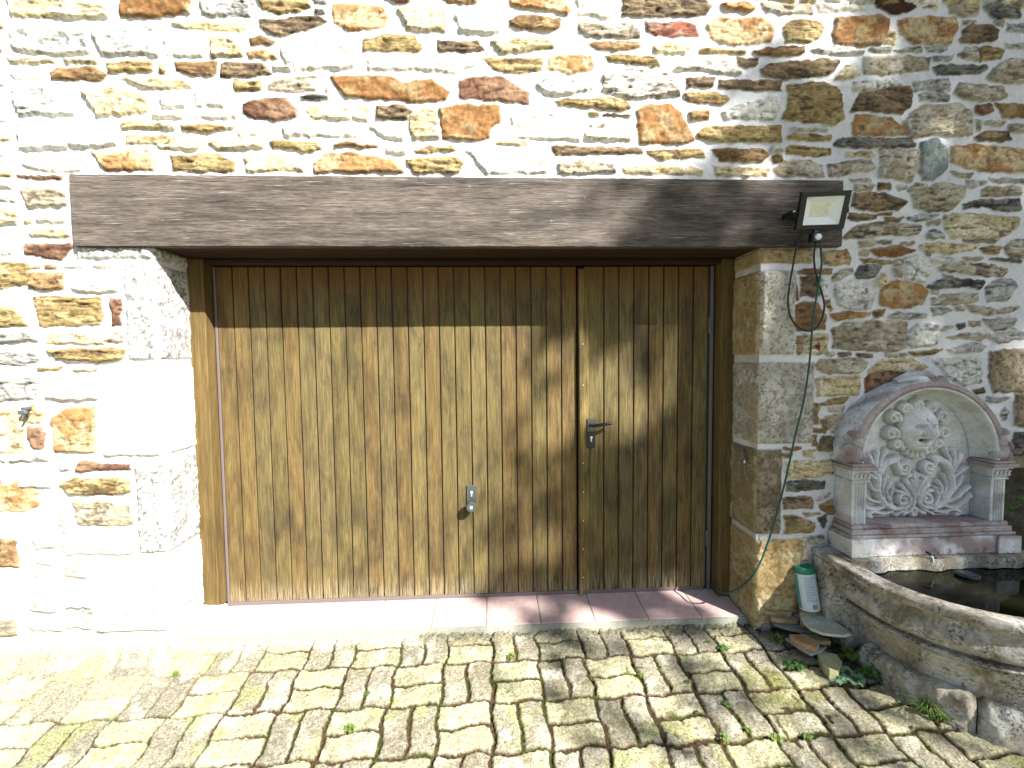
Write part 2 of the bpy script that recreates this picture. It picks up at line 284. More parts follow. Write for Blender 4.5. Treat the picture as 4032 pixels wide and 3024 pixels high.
(3032, 700): """n 740 60 920 60 900 105 740 100;u 960 40 1050 45 1055 95 960 95;b 1110 65 1210 65 1190 95 1130 95;n 1210 110 1280 50 1370 60 1330 100;u 740 130 980 130 1210 200 1120 270 820 280 720 240;k 1250 140 1450 50 1560 40 1700 70 1690 170 1610 270 1400 290 1280 250;b 1720 20 1900 30 1800 80 1720 75;n 1850 110 1900 70 2190 80 2200 140 1850 155;b 1920 0 2360 10 2360 50 1990 30;d 1700 230 1850 190 2190 180 2190 270 2080 290 1850 240 1700 270;p 1530 320 1750 310 2180 350 2170 420 2020 520 1590 520 1540 440;u 700 310 930 320 920 350 720 370 690 350;y 940 310 1070 300 1060 320 950 325;u 1010 350 1180 345 1130 375 1020 375;b 1210 345 1320 320 1490 320 1420 345 1300 370 1220 360;n 1390 380 1500 370 1490 410 1390 400;k 640 520 760 410 1000 390 1330 420 1300 490 1060 490 800 520;b 1370 500 1420 450 1480 460 1520 520 1380 530;n 780 560 930 540 930 580 800 600;n 940 555 1070 545 1060 565 950 570;n 1150 563 1260 558 1250 577 1150 580;k 1700 545 2000 538 1970 562 1730 563;p 1320 590 1500 560 1830 590 1780 620 1600 660 1440 640 1320 620;y 1850 620 1940 590 2030 600 1990 660 1880 650;n 2060 600 2130 540 2360 530 2360 700 2110 690;n 1370 640 1410 635 1410 675 1380 670;o 870 630 1100 590 1270 630 1150 680 960 670;n 790 640 850 630 855 675 795 670;y 800 710 950 705 1085 730 1060 745 830 735;q 600 635 680 620 710 700 700 750 470 750 450 650;g 1410 700 1600 690 1620 710 1530 740 1410 735;n 1700 695 1870 688 1840 712 1720 713;d 1940 703 2180 698 2200 727 2100 728;g 1180 700 1290 670 1390 710 1410 800 1380 910 1260 890 1190 880;n 1090 720 1160 710 1160 750 1090 745;n 1090 780 1150 775 1150 850 1100 850;d 755 830 790 760 990 770 930 850 870 870 760 870;n 560 860 620 800 720 790 720 830 620 890 560 895;t 245 820 310 790 550 800 540 835 280 830;p 930 890 1000 830 1030 860 1020 920 960 940;k 1475 780 1650 730 1980 760 2080 800 2040 860 1900 860 1700 820 1500 810;n 1510 848 1600 848 1600 867 1520 867;d 1380 950 1480 890 1640 880 1880 900 1850 970 1740 930 1600 950 1420 970;b 1890 960 1990 890 2110 880 2160 930 2090 1060 1900 1080;n 1420 1060 1480 1030 1700 1000 1830 1010 1820 1080 1600 1100 1420 1110;n 1410 990 1480 975 1480 1000 1420 1005;q 960 1040 1000 950 1130 890 1330 930 1385 1000 1330 1090 1200 1130 1090 1140 970 1100;g 580 930 760 890 910 940 920 1040 880 1140 690 1150 600 1100 570 1030;u 280 870 380 850 430 870 440 1030 280 1020;g 443 880 500 900 515 1030 443 1030;r 200 860 222 860 262 1060 240 1070;y 490 1070 530 1060 550 1140 530 1160;t 230 1120 320 1080 410 1090 500 1220 490 1310 240 1320 220 1220;q 540 1190 640 1170 880 1180 860 1200 580 1240;y 905 1170 1000 1150 980 1210 910 1210;b 1050 1200 1120 1175 1370 1190 1370 1220 1060 1225;b 1420 1140 1550 1130 1600 1160 1440 1200;n 1640 1120 1700 1120 1700 1150 1650 1150;n 1720 1110 2000 1150 2180 1120 2100 1170 1880 1190 1750 1160;n 550 1320 680 1260 960 1245 1200 1260 1190 1480 1100 1515 760 1500 560 1480;g 1205 1360 1300 1270 1470 1260 1470 1350 1460 1450 1240 1475 1200 1440;n 1500 1320 1560 1290 1600 1300 1520 1330;d 1640 1280 1700 1270 1715 1300 1650 1310;n 1740 1250 1850 1255 1840 1290 1750 1280;b 1870 1230 2140 1220 2140 1290 1980 1340 1890 1260;n 1560 1385 1700 1360 1940 1360 1850 1420 1760 1410;g 1560 1490 1800 1440 1900 1460 1850 1510 1600 1520;b 1900 1380 2150 1320 2300 1380 2000 1440;y 1215 1520 1520 1490 1430 1530 1240 1540;y 245 1380 278 1385 278 1530 245 1550;p 300 1370 505 1370 505 1520 420 1545 290 1530;n 490 1520 560 1520 560 1545 500 1545;u 610 1530 710 1520 710 1550 620 1555;u 770 1535 890 1540 890 1562 780 1555;n 1015 1537 1110 1540 1110 1558 1015 1558;n 1135 1537 1190 1537 1190 1555 1140 1555""",
(3032, 1300): """n 410 290 450 260 780 250 860 280 790 370 480 375 420 340;p 415 420 790 400 780 560 420 570;p 860 350 980 260 1270 250 1380 320 1230 380 1000 350;r 840 430 870 375 1100 363 1200 390 1150 430 1000 480 840 550;g 1440 260 1640 240 1850 250 1850 450 1700 480 1550 400;N 1930 190 2080 165 2360 165 2360 545 1970 540 1920 400;u 1790 530 1870 505 1880 545 1800 555;y 450 640 580 600 700 590 640 640 460 660;n 520 675 660 672 650 705 530 705;n 500 750 650 730 640 830 550 890;y 450 790 498 770 515 860 460 860;o 370 870 500 865 480 900 400 890;y 390 640 420 640 420 820 390 820;y 375 925 415 920 405 1000 375 1000;u 410 1020 480 930 560 930 550 1060 430 1050;b 1900 590 2100 590 2000 630 1900 620;b 2020 720 2060 680 2090 720 2060 780;N 2150 560 2360 560 2360 840 2150 830;d 2140 900 2360 880 2360 1090 2110 1080;o 130 1030 270 1028 200 1050;y 120 1073 200 1073 190 1102 130 1102;p 300 1050 400 1050 390 1110 310 1100;p 140 1150 540 1140 560 1250 400 1280 170 1290;d 140 1330 300 1310 490 1330 480 1370 350 1400 150 1400;u 125 1470 370 1450 380 1550 130 1560;n 420 1480 520 1430 510 1455 430 1495;t 440 1540 550 1480 560 1600 500 1610;n 300 1605 440 1595 330 1630""",
(3032, 1950): """y 130 190 220 180 390 250 380 320 150 335;d 420 200 480 180 510 220 470 290;n 340 370 470 360 470 420 350 420;p 262 400 320 370 330 570 262 580""",
(0, 650): """r 135 80 550 90 530 115 440 125 140 105;n 170 200 250 190 560 210 580 350 460 360 230 365;p 205 420 300 425 270 500 205 500;w 310 400 590 410 590 500 310 490;p 235 570 330 540 595 550 590 630 260 615;r 200 680 590 675 635 700 570 770 540 830 380 810 210 770;t 380 868 480 870 485 900 390 900;p 215 880 375 870 375 900 220 900;b 545 870 720 870 720 892 560 892;p 790 868 1020 878 1020 893 800 888;t 240 935 555 940 550 1085 370 1090 250 1070;w 610 960 1000 930 1030 1100 850 1120 620 1085;y 275 1140 880 1150 885 1390 330 1410;r 955 1155 1045 1160 1060 1390 965 1395;p 385 1460 780 1460 1085 1435 1085 1540 840 1560 390 1555;y 400 1620 600 1595 1090 1590 1070 1700 900 1720 480 1695;p -90 960 160 990 200 1050 -90 1080;g -90 700 150 710 140 860 -90 850;p -90 370 130 370 130 500 -90 530;g -90 260 140 270 140 320 -90 320;w -90 120 110 120 110 200 -90 170;y -90 1220 120 1240 240 1400 -90 1410;b -90 1470 250 1440 340 1525 -90 1560;b -90 1640 330 1600 340 1700 220 1750 -90 1740""",
(0, 1400): """y 320 100 540 95 520 130 330 128;p 615 103 850 105 830 132 620 130;b -90 180 280 170 340 250 280 380 -90 400;w 390 150 830 150 840 385 390 385;p -90 450 200 470 210 860 -90 870;q 215 440 290 430 390 510 340 590 220 590;r 215 620 370 610 390 700 350 820 290 820 230 740;q 440 560 600 450 830 440 830 850 470 840;g 120 860 430 845 420 930 -90 920;b 500 930 600 930 600 1000 510 1010;r 700 915 900 940 1140 960 1140 1000 900 1005 670 1015 660 980;y 515 1110 620 1070 1130 1070 1130 1190 980 1220 600 1210;n 615 1260 900 1255 1160 1300 1155 1480 980 1500 700 1480 640 1380;q -90 1060 150 1060 340 1190 340 1300 200 1370 -90 1350;w 170 1040 450 1040 450 1150 180 1150;w 380 1200 590 1240 610 1480 400 1480;G -90 1410 190 1420 210 2300 130 2370 -90 2350""",
(0, 2050): """w 230 20 450 20 520 230 300 245;w 540 50 1180 70 1180 290 560 300;w 280 280 490 290 470 390 300 370;w 260 400 510 400 520 510 300 540;p 550 370 760 370 760 490 570 490;w 250 620 510 630 500 800 260 790;w 570 560 830 580 820 760 570 765;g 570 790 820 780 820 950 570 930;g 220 870 520 880 540 960 280 970""",
}
PAL = {  # base, second, vein/dark, laminated 0..1, relief
'w': ((.62,.58,.5), (.66,.63,.57), (.3,.27,.2), .5, .8), 'W': ((.56,.52,.45), (.3,.26,.22), (.07,.06,.05), .8, 1.6),
'g': ((.46,.45,.4), (.6,.58,.52), (.13,.13,.12), .45, 1.), 'G': ((.6,.59,.55), (.68,.67,.63), (.22,.21,.19), 0., .5),
'N': ((.24,.19,.12), (.34,.28,.19), (.08,.06,.04), 0., .9), 'p': ((.46,.38,.22), (.58,.51,.36), (.15,.11,.05), .7, 1.),
'q': ((.46,.35,.2), (.33,.185,.075), (.17,.1,.05), .4, 1.), 'y': ((0.238,0.172,0.074), (0.328,0.254,0.123), (.09,.06,.03), 1., 1.1),
't': ((0.189,0.115,0.053), (0.271,0.180,0.090), (.1,.06,.03), .8, 1.), 'u': ((0.131,0.094,0.057), (0.213,0.156,0.090), (.05,.035,.025), .9, 1.2),
'o': ((0.221,0.111,0.041), (0.279,0.197,0.098), (.10,.05,.025), .3, 1.), 'r': ((0.139,0.070,0.041), (0.230,0.139,0.082), (.06,.03,.025), .4, .9),
'R': ((.2,.07,.045), (.24,.15,.1), (.07,.03,.025), .8, 1.2), 'D': ((.05,.024,.014), (.08,.035,.02), (.02,.012,.01), .1, .6),
'd': ((.1,.095,.08), (.2,.19,.16), (.03,.03,.028), .9, 1.3), 'b': ((.3,.29,.26), (.42,.41,.37), (.07,.07,.065), .8, 1.2),
'B': ((.2,.25,.23), (.33,.35,.32), (.09,.11,.1), .1, .8), 'n': ((.32,.27,.19), (.43,.39,.31), (.1,.08,.055), .6, 1.),
'k': ((.26,.22,.155), (.4,.36,.27), (.05,.04,.03), .8, 1.5), 'S': ((.46,.455,.43), (.62,.61,.58), (.1,.098,.088), 0., .9), 'H': ((.47,.44,.36), (.56,.53,.46), (.17,.145,.1), 0., .8),
    'O': ((.36,.26,.12), (.46,.38,.22), (.13,.09,.04), 0., .9),
}
XL, XR, ZS, DD = -.098, 3.096, 2.052, .337
stones = []
for (ox, oy), txt in TAB.items():
    for s in txt.split(';'):
        p = s.split(); k = p[0]; q = list(map(float, p[1:]))
        stones.append((k, np.array([onY(ox+a/2.212, oy+b/2.212, -.01)[[0, 2]] for a, b in zip(q[::2], q[1::2])])))
# courses that carry on past the edges of the photograph
rs = random.Random(3)
def fill(x0, x1, z0, z1):
    z = z0
    while z < z1:
        h = rs.choice((.05, .08, .1, .13, .16)); x = x0 + rs.random()*.1
        while x < x1:
            l = h*rs.uniform(1.2, 3.2); k = rs.choice('wgpyqtonubpyg')
            j = lambda: rs.uniform(-.012, .012)
            stones.append((k, np.array([(x+j(), z+j()), (x+l+j(), z+j()), (x+l+j(), z+h+j()), (x+j(), z+h+j())])))
            x += l+rs.uniform(.03, .05)
        z += h+rs.uniform(.028, .045)
WX0, WX1, WZ0, WZ1 = -1.75, 5.5, -.22, 3.72
fill(WX0-.1, -1.12, WZ0, 3.3); fill(4.69, WX1, .85, 3.3); fill(WX0-.1, WX1, 3.34, WZ1)
# dressed corner stones: (u0, v0, u1, v1) on the front, kind
QL = [(300,970,0,1022,'S'), (497,1036,0,1418,'S'), (397,1442,0,1795,'G'), (541,1815,0,2176,'S'), (375,2190,0,2480,'w')]
QR = [(0,977,3199,1040,'O'), (0,1062,3129,1398,'H'), (0,1426,3204,1750,'H'), (0,1768,3076,2104,'N'), (0,2122,3150,2475,'O')]
quoins = []
for side, Q in ((0, QL), (1, QR)):
    for (u0, v0, u1, v1, k) in Q:
        if side == 0: z1, z0 = onY(650, v0)[2], onY(650, v1)[2]; xo = onY(u0, (v0+v1)/2)[0]; a, b = xo, XL
        else: z1, z0 = onY(2985, v0)[2], onY(2985, v1)[2]; xo = onY(u1, (v0+v1)/2)[0]; a, b = XR, xo
        quoins.append((side, a, b, z0, z1, k))

def poly_in(P, X, Z):
    """signed inside distance (positive inside)"""
    d = np.full(X.shape, 1e9); ins = np.zeros(X.shape, bool); n = len(P)
    for i in range(n):
        ax, az = P[i]; bx, bz = P[(i+1) % n]; ex, ez = bx-ax, bz-az
        t = np.clip(((X-ax)*ex+(Z-az)*ez)/(ex*ex+ez*ez+1e-12), 0, 1)
        d = np.minimum(d, (X-ax-t*ex)**2+(Z-az-t*ez)**2)
        c = ((az > Z) != (bz > Z)) & (X < (bx-ax)*(Z-az)/(bz-az+1e-12)+ax); ins ^= c
    return np.where(ins, 1, -1)*np.sqrt(d)
def tex_stone(X, Z, k, sd, d, seed):
    """height above the mortar (m), colour, lamination for one stone"""
    base, alt, dark, lam, rel = PAL[k]
    r = random.Random(seed); an = r.uniform(-.12, .12); c, s = math.cos(an), math.sin(an)
    U, V = c*X+s*Z, -s*X+c*Z
    lamn = fbm(U*16+seed*3.1, V*80, seed, 4); iso = fbm(X*45, Z*45+seed*7.7, seed+5, 4); big = fbm(X*11+seed, Z*15, seed+9, 3)
    tex = lamn*lam + iso*(1-lam)
    H = r.uniform(.010, .021)
    crack = 1-ss(.0, .05, np.abs(fbm(U*9+seed, V*22, seed+31, 3)-.5))
    h = (H+.004*(big-.5)*4)*ss(0, .016, d) + (tex-.5)*.018*rel*ss(.0, .01, d) - crack*.006*rel*(lam > .3)*ss(.01, .03, d)
    sp = fbm(X*100, Z*100, seed+50, 2)
    C = mix(np.array(base)*r.uniform(.85, 1.15), np.array(alt)*np.ones(3), ss(.44, .62, big))
    C = mix(C, np.array(dark), ss(.54, .70, 1-tex)*(.9 if lam > .3 else .5))
    if lam < .2: C = C*(1+.7*(sp-.5))[..., None]; C = mix(C, np.array(dark), (ss(.58, .68, sp) if k in 'SHN' else ss(.66, .76, sp))*.8)
    else: C = C*(1+.7*(sp-.5))[..., None]
    C = mix(C, np.array(dark)*.8, crack*.5*(1 if lam > .3 else 0))
    return h, C, lam
MORT = np.array((.655, .655, .655))
def mortar(X, Z):
    n = fbm(X*7, Z*7, 71, 4); m = fbm(X*60, Z*60, 72, 3)
    h = (n-.5)*.012 + (m-.5)*.004
    C = MORT*(1+.12*(n-.5)*2+.10*(m-.5)*2)[..., None]
    return h, C
def seg(a, b, st): return np.linspace(a, b, max(2, int(round((b-a)/st))+1))
ST = .0058
xs = np.concatenate([seg(WX0, -1.1, .011)[:-1], seg(-1.1, XL, ST)[:-1], seg(XL, XR, ST)[:-1], seg(XR, 4.85, ST)[:-1], seg(4.85, WX1, .011)])
zs = seg(WZ0, WZ1, ST)
X, Z = np.meshgrid(xs, zs)
WXn = X + (fbm(X*28, Z*28, 1, 3)-.5)*.026; WZn = Z + (fbm(X*28+9, Z*28, 2, 3)-.5)*.02
Hm, Cm = mortar(X, Z); Lm = np.zeros_like(X); ID = np.zeros(X.shape, int)
def stamp(k, d, sl, seed, ident=1):
    h, C, lam = tex_stone(X[sl], Z[sl], k, 0, d, seed)
    m = d > 0; a = ss(-.001, .006, d)
    Hm[sl] = np.where(m, Hm[sl]*.3+h, Hm[sl]); Cm[sl] = mix(Cm[sl], C, a); Lm[sl] = np.where(m, lam, Lm[sl]); ID[sl] = np.where(m, ident, ID[sl])
def window(x0, x1, z0, z1, g=.03):
    i0, i1 = np.searchsorted(zs, z0-g), np.searchsorted(zs, z1+g); j0, j1 = np.searchsorted(xs, x0-g), np.searchsorted(xs, x1+g)
    return (slice(i0, i1), slice(j0, j1))
for n, (k, P) in enumerate(stones):
    sl = window(P[:, 0].min(), P[:, 0].max(), P[:, 1].min(), P[:, 1].max())
    if X[sl].size == 0: continue
    d = poly_in(P, WXn[sl], WZn[sl])+(.009 if P[:, 0].mean() > 3.15 and not P[:, 0].mean() > 4.7 else .006)
    stamp(k, d, sl, n+1)
for n, (side, a, b, z0, z1, k) in enumerate(quoins):
    sl = window(a, b, z0, z1)
    aa, bb = (a, b+.2) if side == 0 else (a-.2, b)
    P = np.array([(aa, z0), (bb, z0), (bb, z1), (aa, z1)]); d = poly_in(P, X[sl]*.6+WXn[sl]*.4, Z[sl]*.6+WZn[sl]*.4)
    stamp(k, d, sl, 900+n, 10+n)
# soft damp staining of the wall foot at the left, red paint mark on a stone
low = (X < XL) & (Z < .22)
st = ss(.22, .02, Z)*ss(.4, .6, fbm(X*9, Z*9, 88, 3))*(X < -.45)
Cm = mix(Cm, np.array((.3, .29, .22)), np.where(low, st*.6, 0.))
rp = onY(3032+400/2.212, 700+1480/2.212); rd = np.hypot((X-rp[0])*1.6+.5*(Z-rp[2]), Z-rp[2]); Cm = mix(Cm, np.array((.11, .02, .012)), ss(.03, .022, rd+(fbm(X*60, Z*60, 5, 2)-.5)*.03))
# round the arrises of the opening and meet the reveals
e = np.minimum(np.abs(X-XL), np.abs(X-XR)); near = (e < .02) & (Z < ZS+.01)
Hm = np.where(near, Hm*ss(0, .018, e)**.5, Hm)
P = np.stack([X, -Hm, Z], -1)
xc = (xs[:-1]+xs[1:])/2; zc = (zs[:-1]+zs[1:])/2; XC, ZC = np.meshgrid(xc, zc)
ope = (XC > XL) & (XC < XR) & (ZC < 2.2)
nich = (XC > 4.5) & (ZC > .2) & (ZC < .81)
idf = np.maximum(ID[:-1, :-1], ID[1:, 1:]); keep = ~(ope | nich)
wall = tag(empty('stone_wall', (1.5, 0, 0)), 'rubble stone house wall of tan, rust and grey stones in pale mortar around the garage opening', 'wall')
AT = {'Col': Cm, 'lam': Lm}
grid_obj('masonry', P, M_STONE, wall, keep & (idf < 10), AT)
for n in range(len(quoins)):
    o = grid_obj('corner_stone', P, M_STONE, wall, keep & (idf == 10+n), AT)
# reveals: the same corner stones return into the opening
for side in (0, 1):
    ds = seg(0, .30, ST); ZZ, DDp = np.meshgrid(seg(WZ0, ZS+.02, ST), ds, indexing='ij')
    h, C = mortar(DDp+side*3, ZZ); lamv = np.zeros_like(h)
    for n, (sd_, a, b, z0, z1, k) in enumerate(quoins):
        if sd_ != side: continue
        wz = ZZ+(fbm(DDp*28, ZZ*28, 2, 3)-.5)*.01
        d = np.minimum(wz-z0, z1-wz)
        kk = 'O' if side == 1 and k in 'GH' and n % 2 == 0 else k
        hh, CC, lam = tex_stone(DDp, ZZ, kk, 0, d, 900+n); m = d > 0
        h = np.where(m, hh, h); C = mix(C, CC, ss(-.001, .006, d))
    if side == 1: C = mix(C, np.array((.37, .28, .13)), .45*ss(.3, .6, fbm(DDp*6, ZZ*6, 4, 3)))
    h = h*ss(0, .018, DDp)**.5
    Xr = (XL + h*.6) if side == 0 else (XR - h*.6)
    grid_obj('reveal', np.stack([Xr, DDp, ZZ], -1), M_STONE, wall, None, {'Col': C, 'lam': lamv})
# solid core behind the facing so the wall has depth, with the low dark recess at the right
core = MB(); mm = m_simple('core stone', (.2, .18, .14), .95)
core.box((WX0, .34, -.3), (XL-.02, .9, WZ1)); core.box((XR+.02, .34, -.3), (WX1, .9, WZ1)); core.box((XL-.02, .39, 2.06), (XR+.02, .9, WZ1))
core.box((XL-.02, .85, -.3), (XR+.02, .9, 2.06))
core.box((4.46, .012, -.2), (4.5, .33, .86)); core.box((4.5, .012, .85), (WX1, .33, .9)); core.box((4.5, .012, .1), (WX1, .33, .2))
core.build('wall_core', mm, wall)
b = MB(); b.box((4.44, -.02, .812), (WX1, .3, .88), .006); b.build('recess_head', m_simple('head stone', (.2, .17, .12), .9, .1, 0, 20, .4, .006), wall)
rec = grid_obj('recess_stones', np.stack(np.meshgrid(seg(4.5, WX1, .012), seg(.2, .85, .012)), -1)[..., [0, 0, 1]]*np.array((1, 0, 1)) + np.stack([np.zeros((len(seg(.2, .85, .012)), len(seg(4.5, WX1, .012)))), .3-.05*fbm(*[a*9 for a in np.meshgrid(seg(4.5, WX1, .012), seg(.2, .85, .012)*2)], 7, 4), np.zeros((len(seg(.2, .85, .012)), len(seg(4.5, WX1, .012))))], -1), m_simple('damp stone', (.045, .04, .03), .8, .3, ns=25, var=.5, bd=.004), wall)

# ---------------------------------------------------------------- lintel
FY = -.036; LX0, LX1, LZ1 = -.456, 3.521, 2.402
lin = tag(empty('lintel_beam', (1.5, FY, ZS)), 'long weathered brown timber beam boarding across the top of the garage opening', 'beam')
def lbox(x0, x1, z0, z1, y0, y1, name, m=M_LINT, bev=.003):
    b = MB(); V, F = dense_box((x0, y0, z0), (x1, y1, z1), .022); out = []
    for (x, y, z) in V:
        e1 = float(fbm(np.array(x*14), np.array(z*3), 61, 4))-.5; e2 = float(fbm(np.array(x*55), np.array(z*9+4), 62, 2))-.5
        z_ = z + (e1*.006+e2*.003)*(abs(z-z0) < .002 or abs(z-z1) < .002); x_ = x + e2*.003*(abs(x-LX0) < .002 or abs(x-LX1) < .002)
        y_ = y + (e2*.0012 if y < -.03 else 0) + (.0025 if y < -.03 and (abs(z-z0) < .002 or abs(z-z1) < .002) else 0)
        out.append((x_, y_, z_))
    b.add(out, F); return b.build(name, m, lin)
JX = onY(2625, 850, FY)[0]
lbox(LX0, JX-.0002, ZS, LZ1, FY, .02, 'face_board'); lbox(JX+.0002, LX1, ZS, LZ1-.0005, FY, .02, 'face_board')
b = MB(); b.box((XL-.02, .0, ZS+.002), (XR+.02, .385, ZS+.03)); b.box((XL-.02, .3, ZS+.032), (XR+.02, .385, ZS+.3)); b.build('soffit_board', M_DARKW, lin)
b = MB()
for (u, v) in ((1848, 735), (2170, 870), (2300, 778), (640, 868)): 
    p = onY(u, v, FY); b.lathe([(.006, 0), (.006, -.0015), (.004, -.002)], (p[0], FY+.0005, p[2]), 10, 'y')
b.build('nail_head', m_simple('dull nail', (.12, .1, .09), .5), lin)

# ---------------------------------------------------------------- garage door
door = tag(empty('garage_door', (1.5, DD, 0)), 'wide up-and-over garage door of weathered vertical timber boards with a wicket door', 'door')
M_METAL = m_simple('mauve painted steel', (.13, .1, .098), .5, .4, 0, 200, .1, .0002)
M_DKM = m_simple('dark steel', (.03, .027, .026), .45, .4, .2)
ZB, ZT = -.018, 2.022
fr = MB()
fr.box((.0015, DD-.004, ZB), (.0155, DD+.02, ZT), .002)                        # left stile
fr.box((.0165, DD-.006, ZB), (2.955, DD+.02, ZB+.022), .002)                   # bottom rail
fr.box((2.9795, DD-.008, ZB), (3.0, DD+.02, ZT), .002)                         # right stile
fr.build('metal_frame', M_METAL, door)
def boards(name, parent, x0, x1, wid, z0, z1, y, seed, flames=()):
    rr = random.Random(seed); n = int(round((x1-x0)/wid)); wd = (x1-x0)/n
    V = []; F = []; cols = []; fl = []; lxs = []
    for i in range(n):
        a, b = x0+i*wd+.0032, x0+(i+1)*wd-.0032
        if i == 0: a = x0
        if i == n-1: b = x1
        tcol = rr.uniform(.85, 1.12); tt = rr.random()
        c = (tcol*(1+.06*(tt < .3)), tcol*(1-.04*(tt < .3)), tcol*(1-.06*(tt < .3)+.08*(tt > .8)))
        ch = .004; k = len(V)
        sec = [(a, y+.012), (a, y+ch), (a+ch*.6, y), (b-ch*.6, y), (b, y+ch), (b, y+.012)]
        for z in (z0, z1):
            V += [(p, q, z) for p, q in sec]
        F += [(k+j, k+j+1, k+6+j+1, k+6+j) for j in range(5)] + [(k+6, k+7, k+8, k+9, k+10, k+11), (k+5, k+4, k+3, k+2, k+1, k)]
        cols += [c]*12; fl += [.95 if i in flames else rr.choice((0., .08, .16, .3))]*12; lxs += [0., 0., .05, .95, 1., 1.]*2
    me = bpy.data.meshes.new(name); me.from_pydata(V, [], F); me.update()
    at = me.color_attributes.new('Col', 'FLOAT_COLOR', 'POINT'); at.data.foreach_set('color', np.c_[np.array(cols), np.ones(len(cols))].astype(np.float32).ravel())
    at = me.attributes.new('flame', 'FLOAT', 'POINT'); at.data.foreach_set('value', np.array(fl, np.float32))
    me.attributes.new('lx', 'FLOAT', 'POINT').data.foreach_set('value', np.array(lxs, np.float32))
    me.materials.append(M_BOARD); o = bpy.data.objects.new(name, me); scn.collection.objects.link(o); put(o, parent); return o
WX = 2.150                                                                       # wicket door meets the main leaf here
boards('board_panel', door, .017, WX-.004, .0925, ZB+.023, ZT-.004, DD, 4, (3, 18))
b = MB(); b.box((.0156, DD+.0125, ZB+.02), (WX-.01, DD+.03, ZT-.006)); b.build('backing_sheet', M_DKM, door)
wk = boards('wicket_door', door, 2.222, 2.966, .0925, ZB+.023, ZT-.004, DD-.003, 9, ())
b = MB(); b.box((2.155, DD+.010, ZB+.02), (2.9785, DD+.028, ZT-.006)); put(b.build('backing_sheet', M_DKM), door).parent = wk
b = MB(); b.box((2.157, DD-.03, ZB+.004), (2.190, DD+.008, ZT-.02), .003); b.box((2.191, DD-.012, ZB+.024), (2.2215, DD+.008, ZT-.004), .002)
ast = b.build('meeting_strip', M_BOARD, wk)
ast.matrix_parent_inverse = Matrix.Translation(wk.location).inverted()
for nm in ('Col',):
    at = ast.data.color_attributes.new('Col', 'FLOAT_COLOR', 'POINT'); at.data.foreach_set('color', np.tile(np.array((1.35, 1.3, 1.1, 1), np.float32), len(ast.data.vertices)))
def child(o, parent):
    o.parent = parent; o.matrix_parent_inverse = parent.matrix_world.inverted(); return o
bpy.context.view_layer.update()
child(ast, wk)
# posts and head
M_PL = M_POST
b = MB(); b.box((XL+.001, .256, .004), (-.005, .39, ZS-.0), .004); b.build('door_post', M_PL, door)
b = MB(); b.box((3.012, .256, -.03), (XR-.001, .39, ZS-.0), .004); b.build('door_post', M_PL, door)
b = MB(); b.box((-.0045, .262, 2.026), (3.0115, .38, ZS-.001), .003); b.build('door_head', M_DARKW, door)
b = MB(); b.box((3.0008, DD+.01, 0), (3.0112, DD+.04, 2.02)); b.box((-.0045, DD+.01, 0), (.0005, DD+.04, 2.02)); b.build('track', M_DKM, door)
for z in (1.66, .32):
    b = MB(); b.box((2.9675, DD-.012, z-.05), (2.9785, DD+.004, z+.05), .002); b.tube([(2.974, DD-.014, z-.052), (2.974, DD-.014, z+.052)], .006, 10); child(b.build('hinge', M_METAL), wk)
# wicket handle: plate, lever, keyhole
M_AL = m_simple('grey anodised plate', (.11, .115, .115), .38, .5, .6, 300, .08, .0001)
M_BLKP = m_simple('black plastic', (.006, .0065, .007), .4, .5)
M_KEY = m_simple('bright key cylinder', (.75, .73, .68), .3, .5, .6)
def keyhole(x, y, z, par, s=1.):
    b = MB(); b.lathe([(.0085*s, 0), (.0085*s, -.004), (.007*s, -.005)], (x, y, z+.008*s), 14, 'y'); b.box((x-.0042*s, y-.0045, z-.018*s), (x+.0042*s, y, z+.002*s), .001)
    o = child(b.build('key_cylinder', M_KEY), par)
    b = MB(); b.lathe([(.0028*s, 0), (.0028*s, -.001)], (x, y-.0052, z+.008*s), 10, 'y'); b.box((x-.0009, y-.0060, z-.004*s), (x+.0009, y-.0048, z+.006*s)); return o
PY = DD-.012
hx, hz = 2.232, 1.0
b = MB(); b.box((hx-.026, PY-.009, .912), (hx+.026, DD-.003, 1.092), .004); hp = child(b.build('lock_plate', M_AL), wk); bpy.context.view_layer.update()
b = MB(); b.box((hx-.0235, PY-.0115, .915), (hx+.0235, PY-.0095, 1.012), .001); child(b.build('plate_cover', M_DKM), wk)
keyhole(hx, PY-.0118, .968, wk)
b = MB(); b.tube([(hx-.004, PY, 1.052), (hx-.004, PY-.045, 1.052), (hx+.006, PY-.052, 1.053), (hx+.10, PY-.052, 1.066), (hx+.113, PY-.05, 1.068), (hx+.118, PY-.035, 1.068)], [.0095, .009, .0095, .0095, .0095, .009], 12); child(b.build('lever_handle', M_BLKP), wk)
# up-and-over lock plate with turning knob
kx = 1.492
b = MB(); b.box((kx-.03, DD-.010, .545), (kx+.03, DD, .692), .003); b.build('lock_plate', M_AL, door)
lp = keyhole(kx, DD-.0105, .641, door)
b = MB(); b.lathe([(.013, 0), (.013, -.03), (.028, -.032), (.031, -.036), (.031, -.056), (.028, -.060), (.0, -.0605)], (kx, DD-.01, .573), 28, 'y'); b.build('turning_knob', M_AL, door)
b = MB(); b.box((kx-.009, DD-.0725, .563), (kx+.009, DD-.0708, .583), .0005); b.build('knob_recess', m_simple('knob mark', (.3, .3, .3), .4), door)
b = MB()
for z in (.1, .28, .46, .64, .82, 1.3, 1.55): b.lathe([(.004, 0), (.003, -.002)], (2.18, DD-.031, z), 8, 'y')
child(b.build('screw_head', M_KEY), wk)

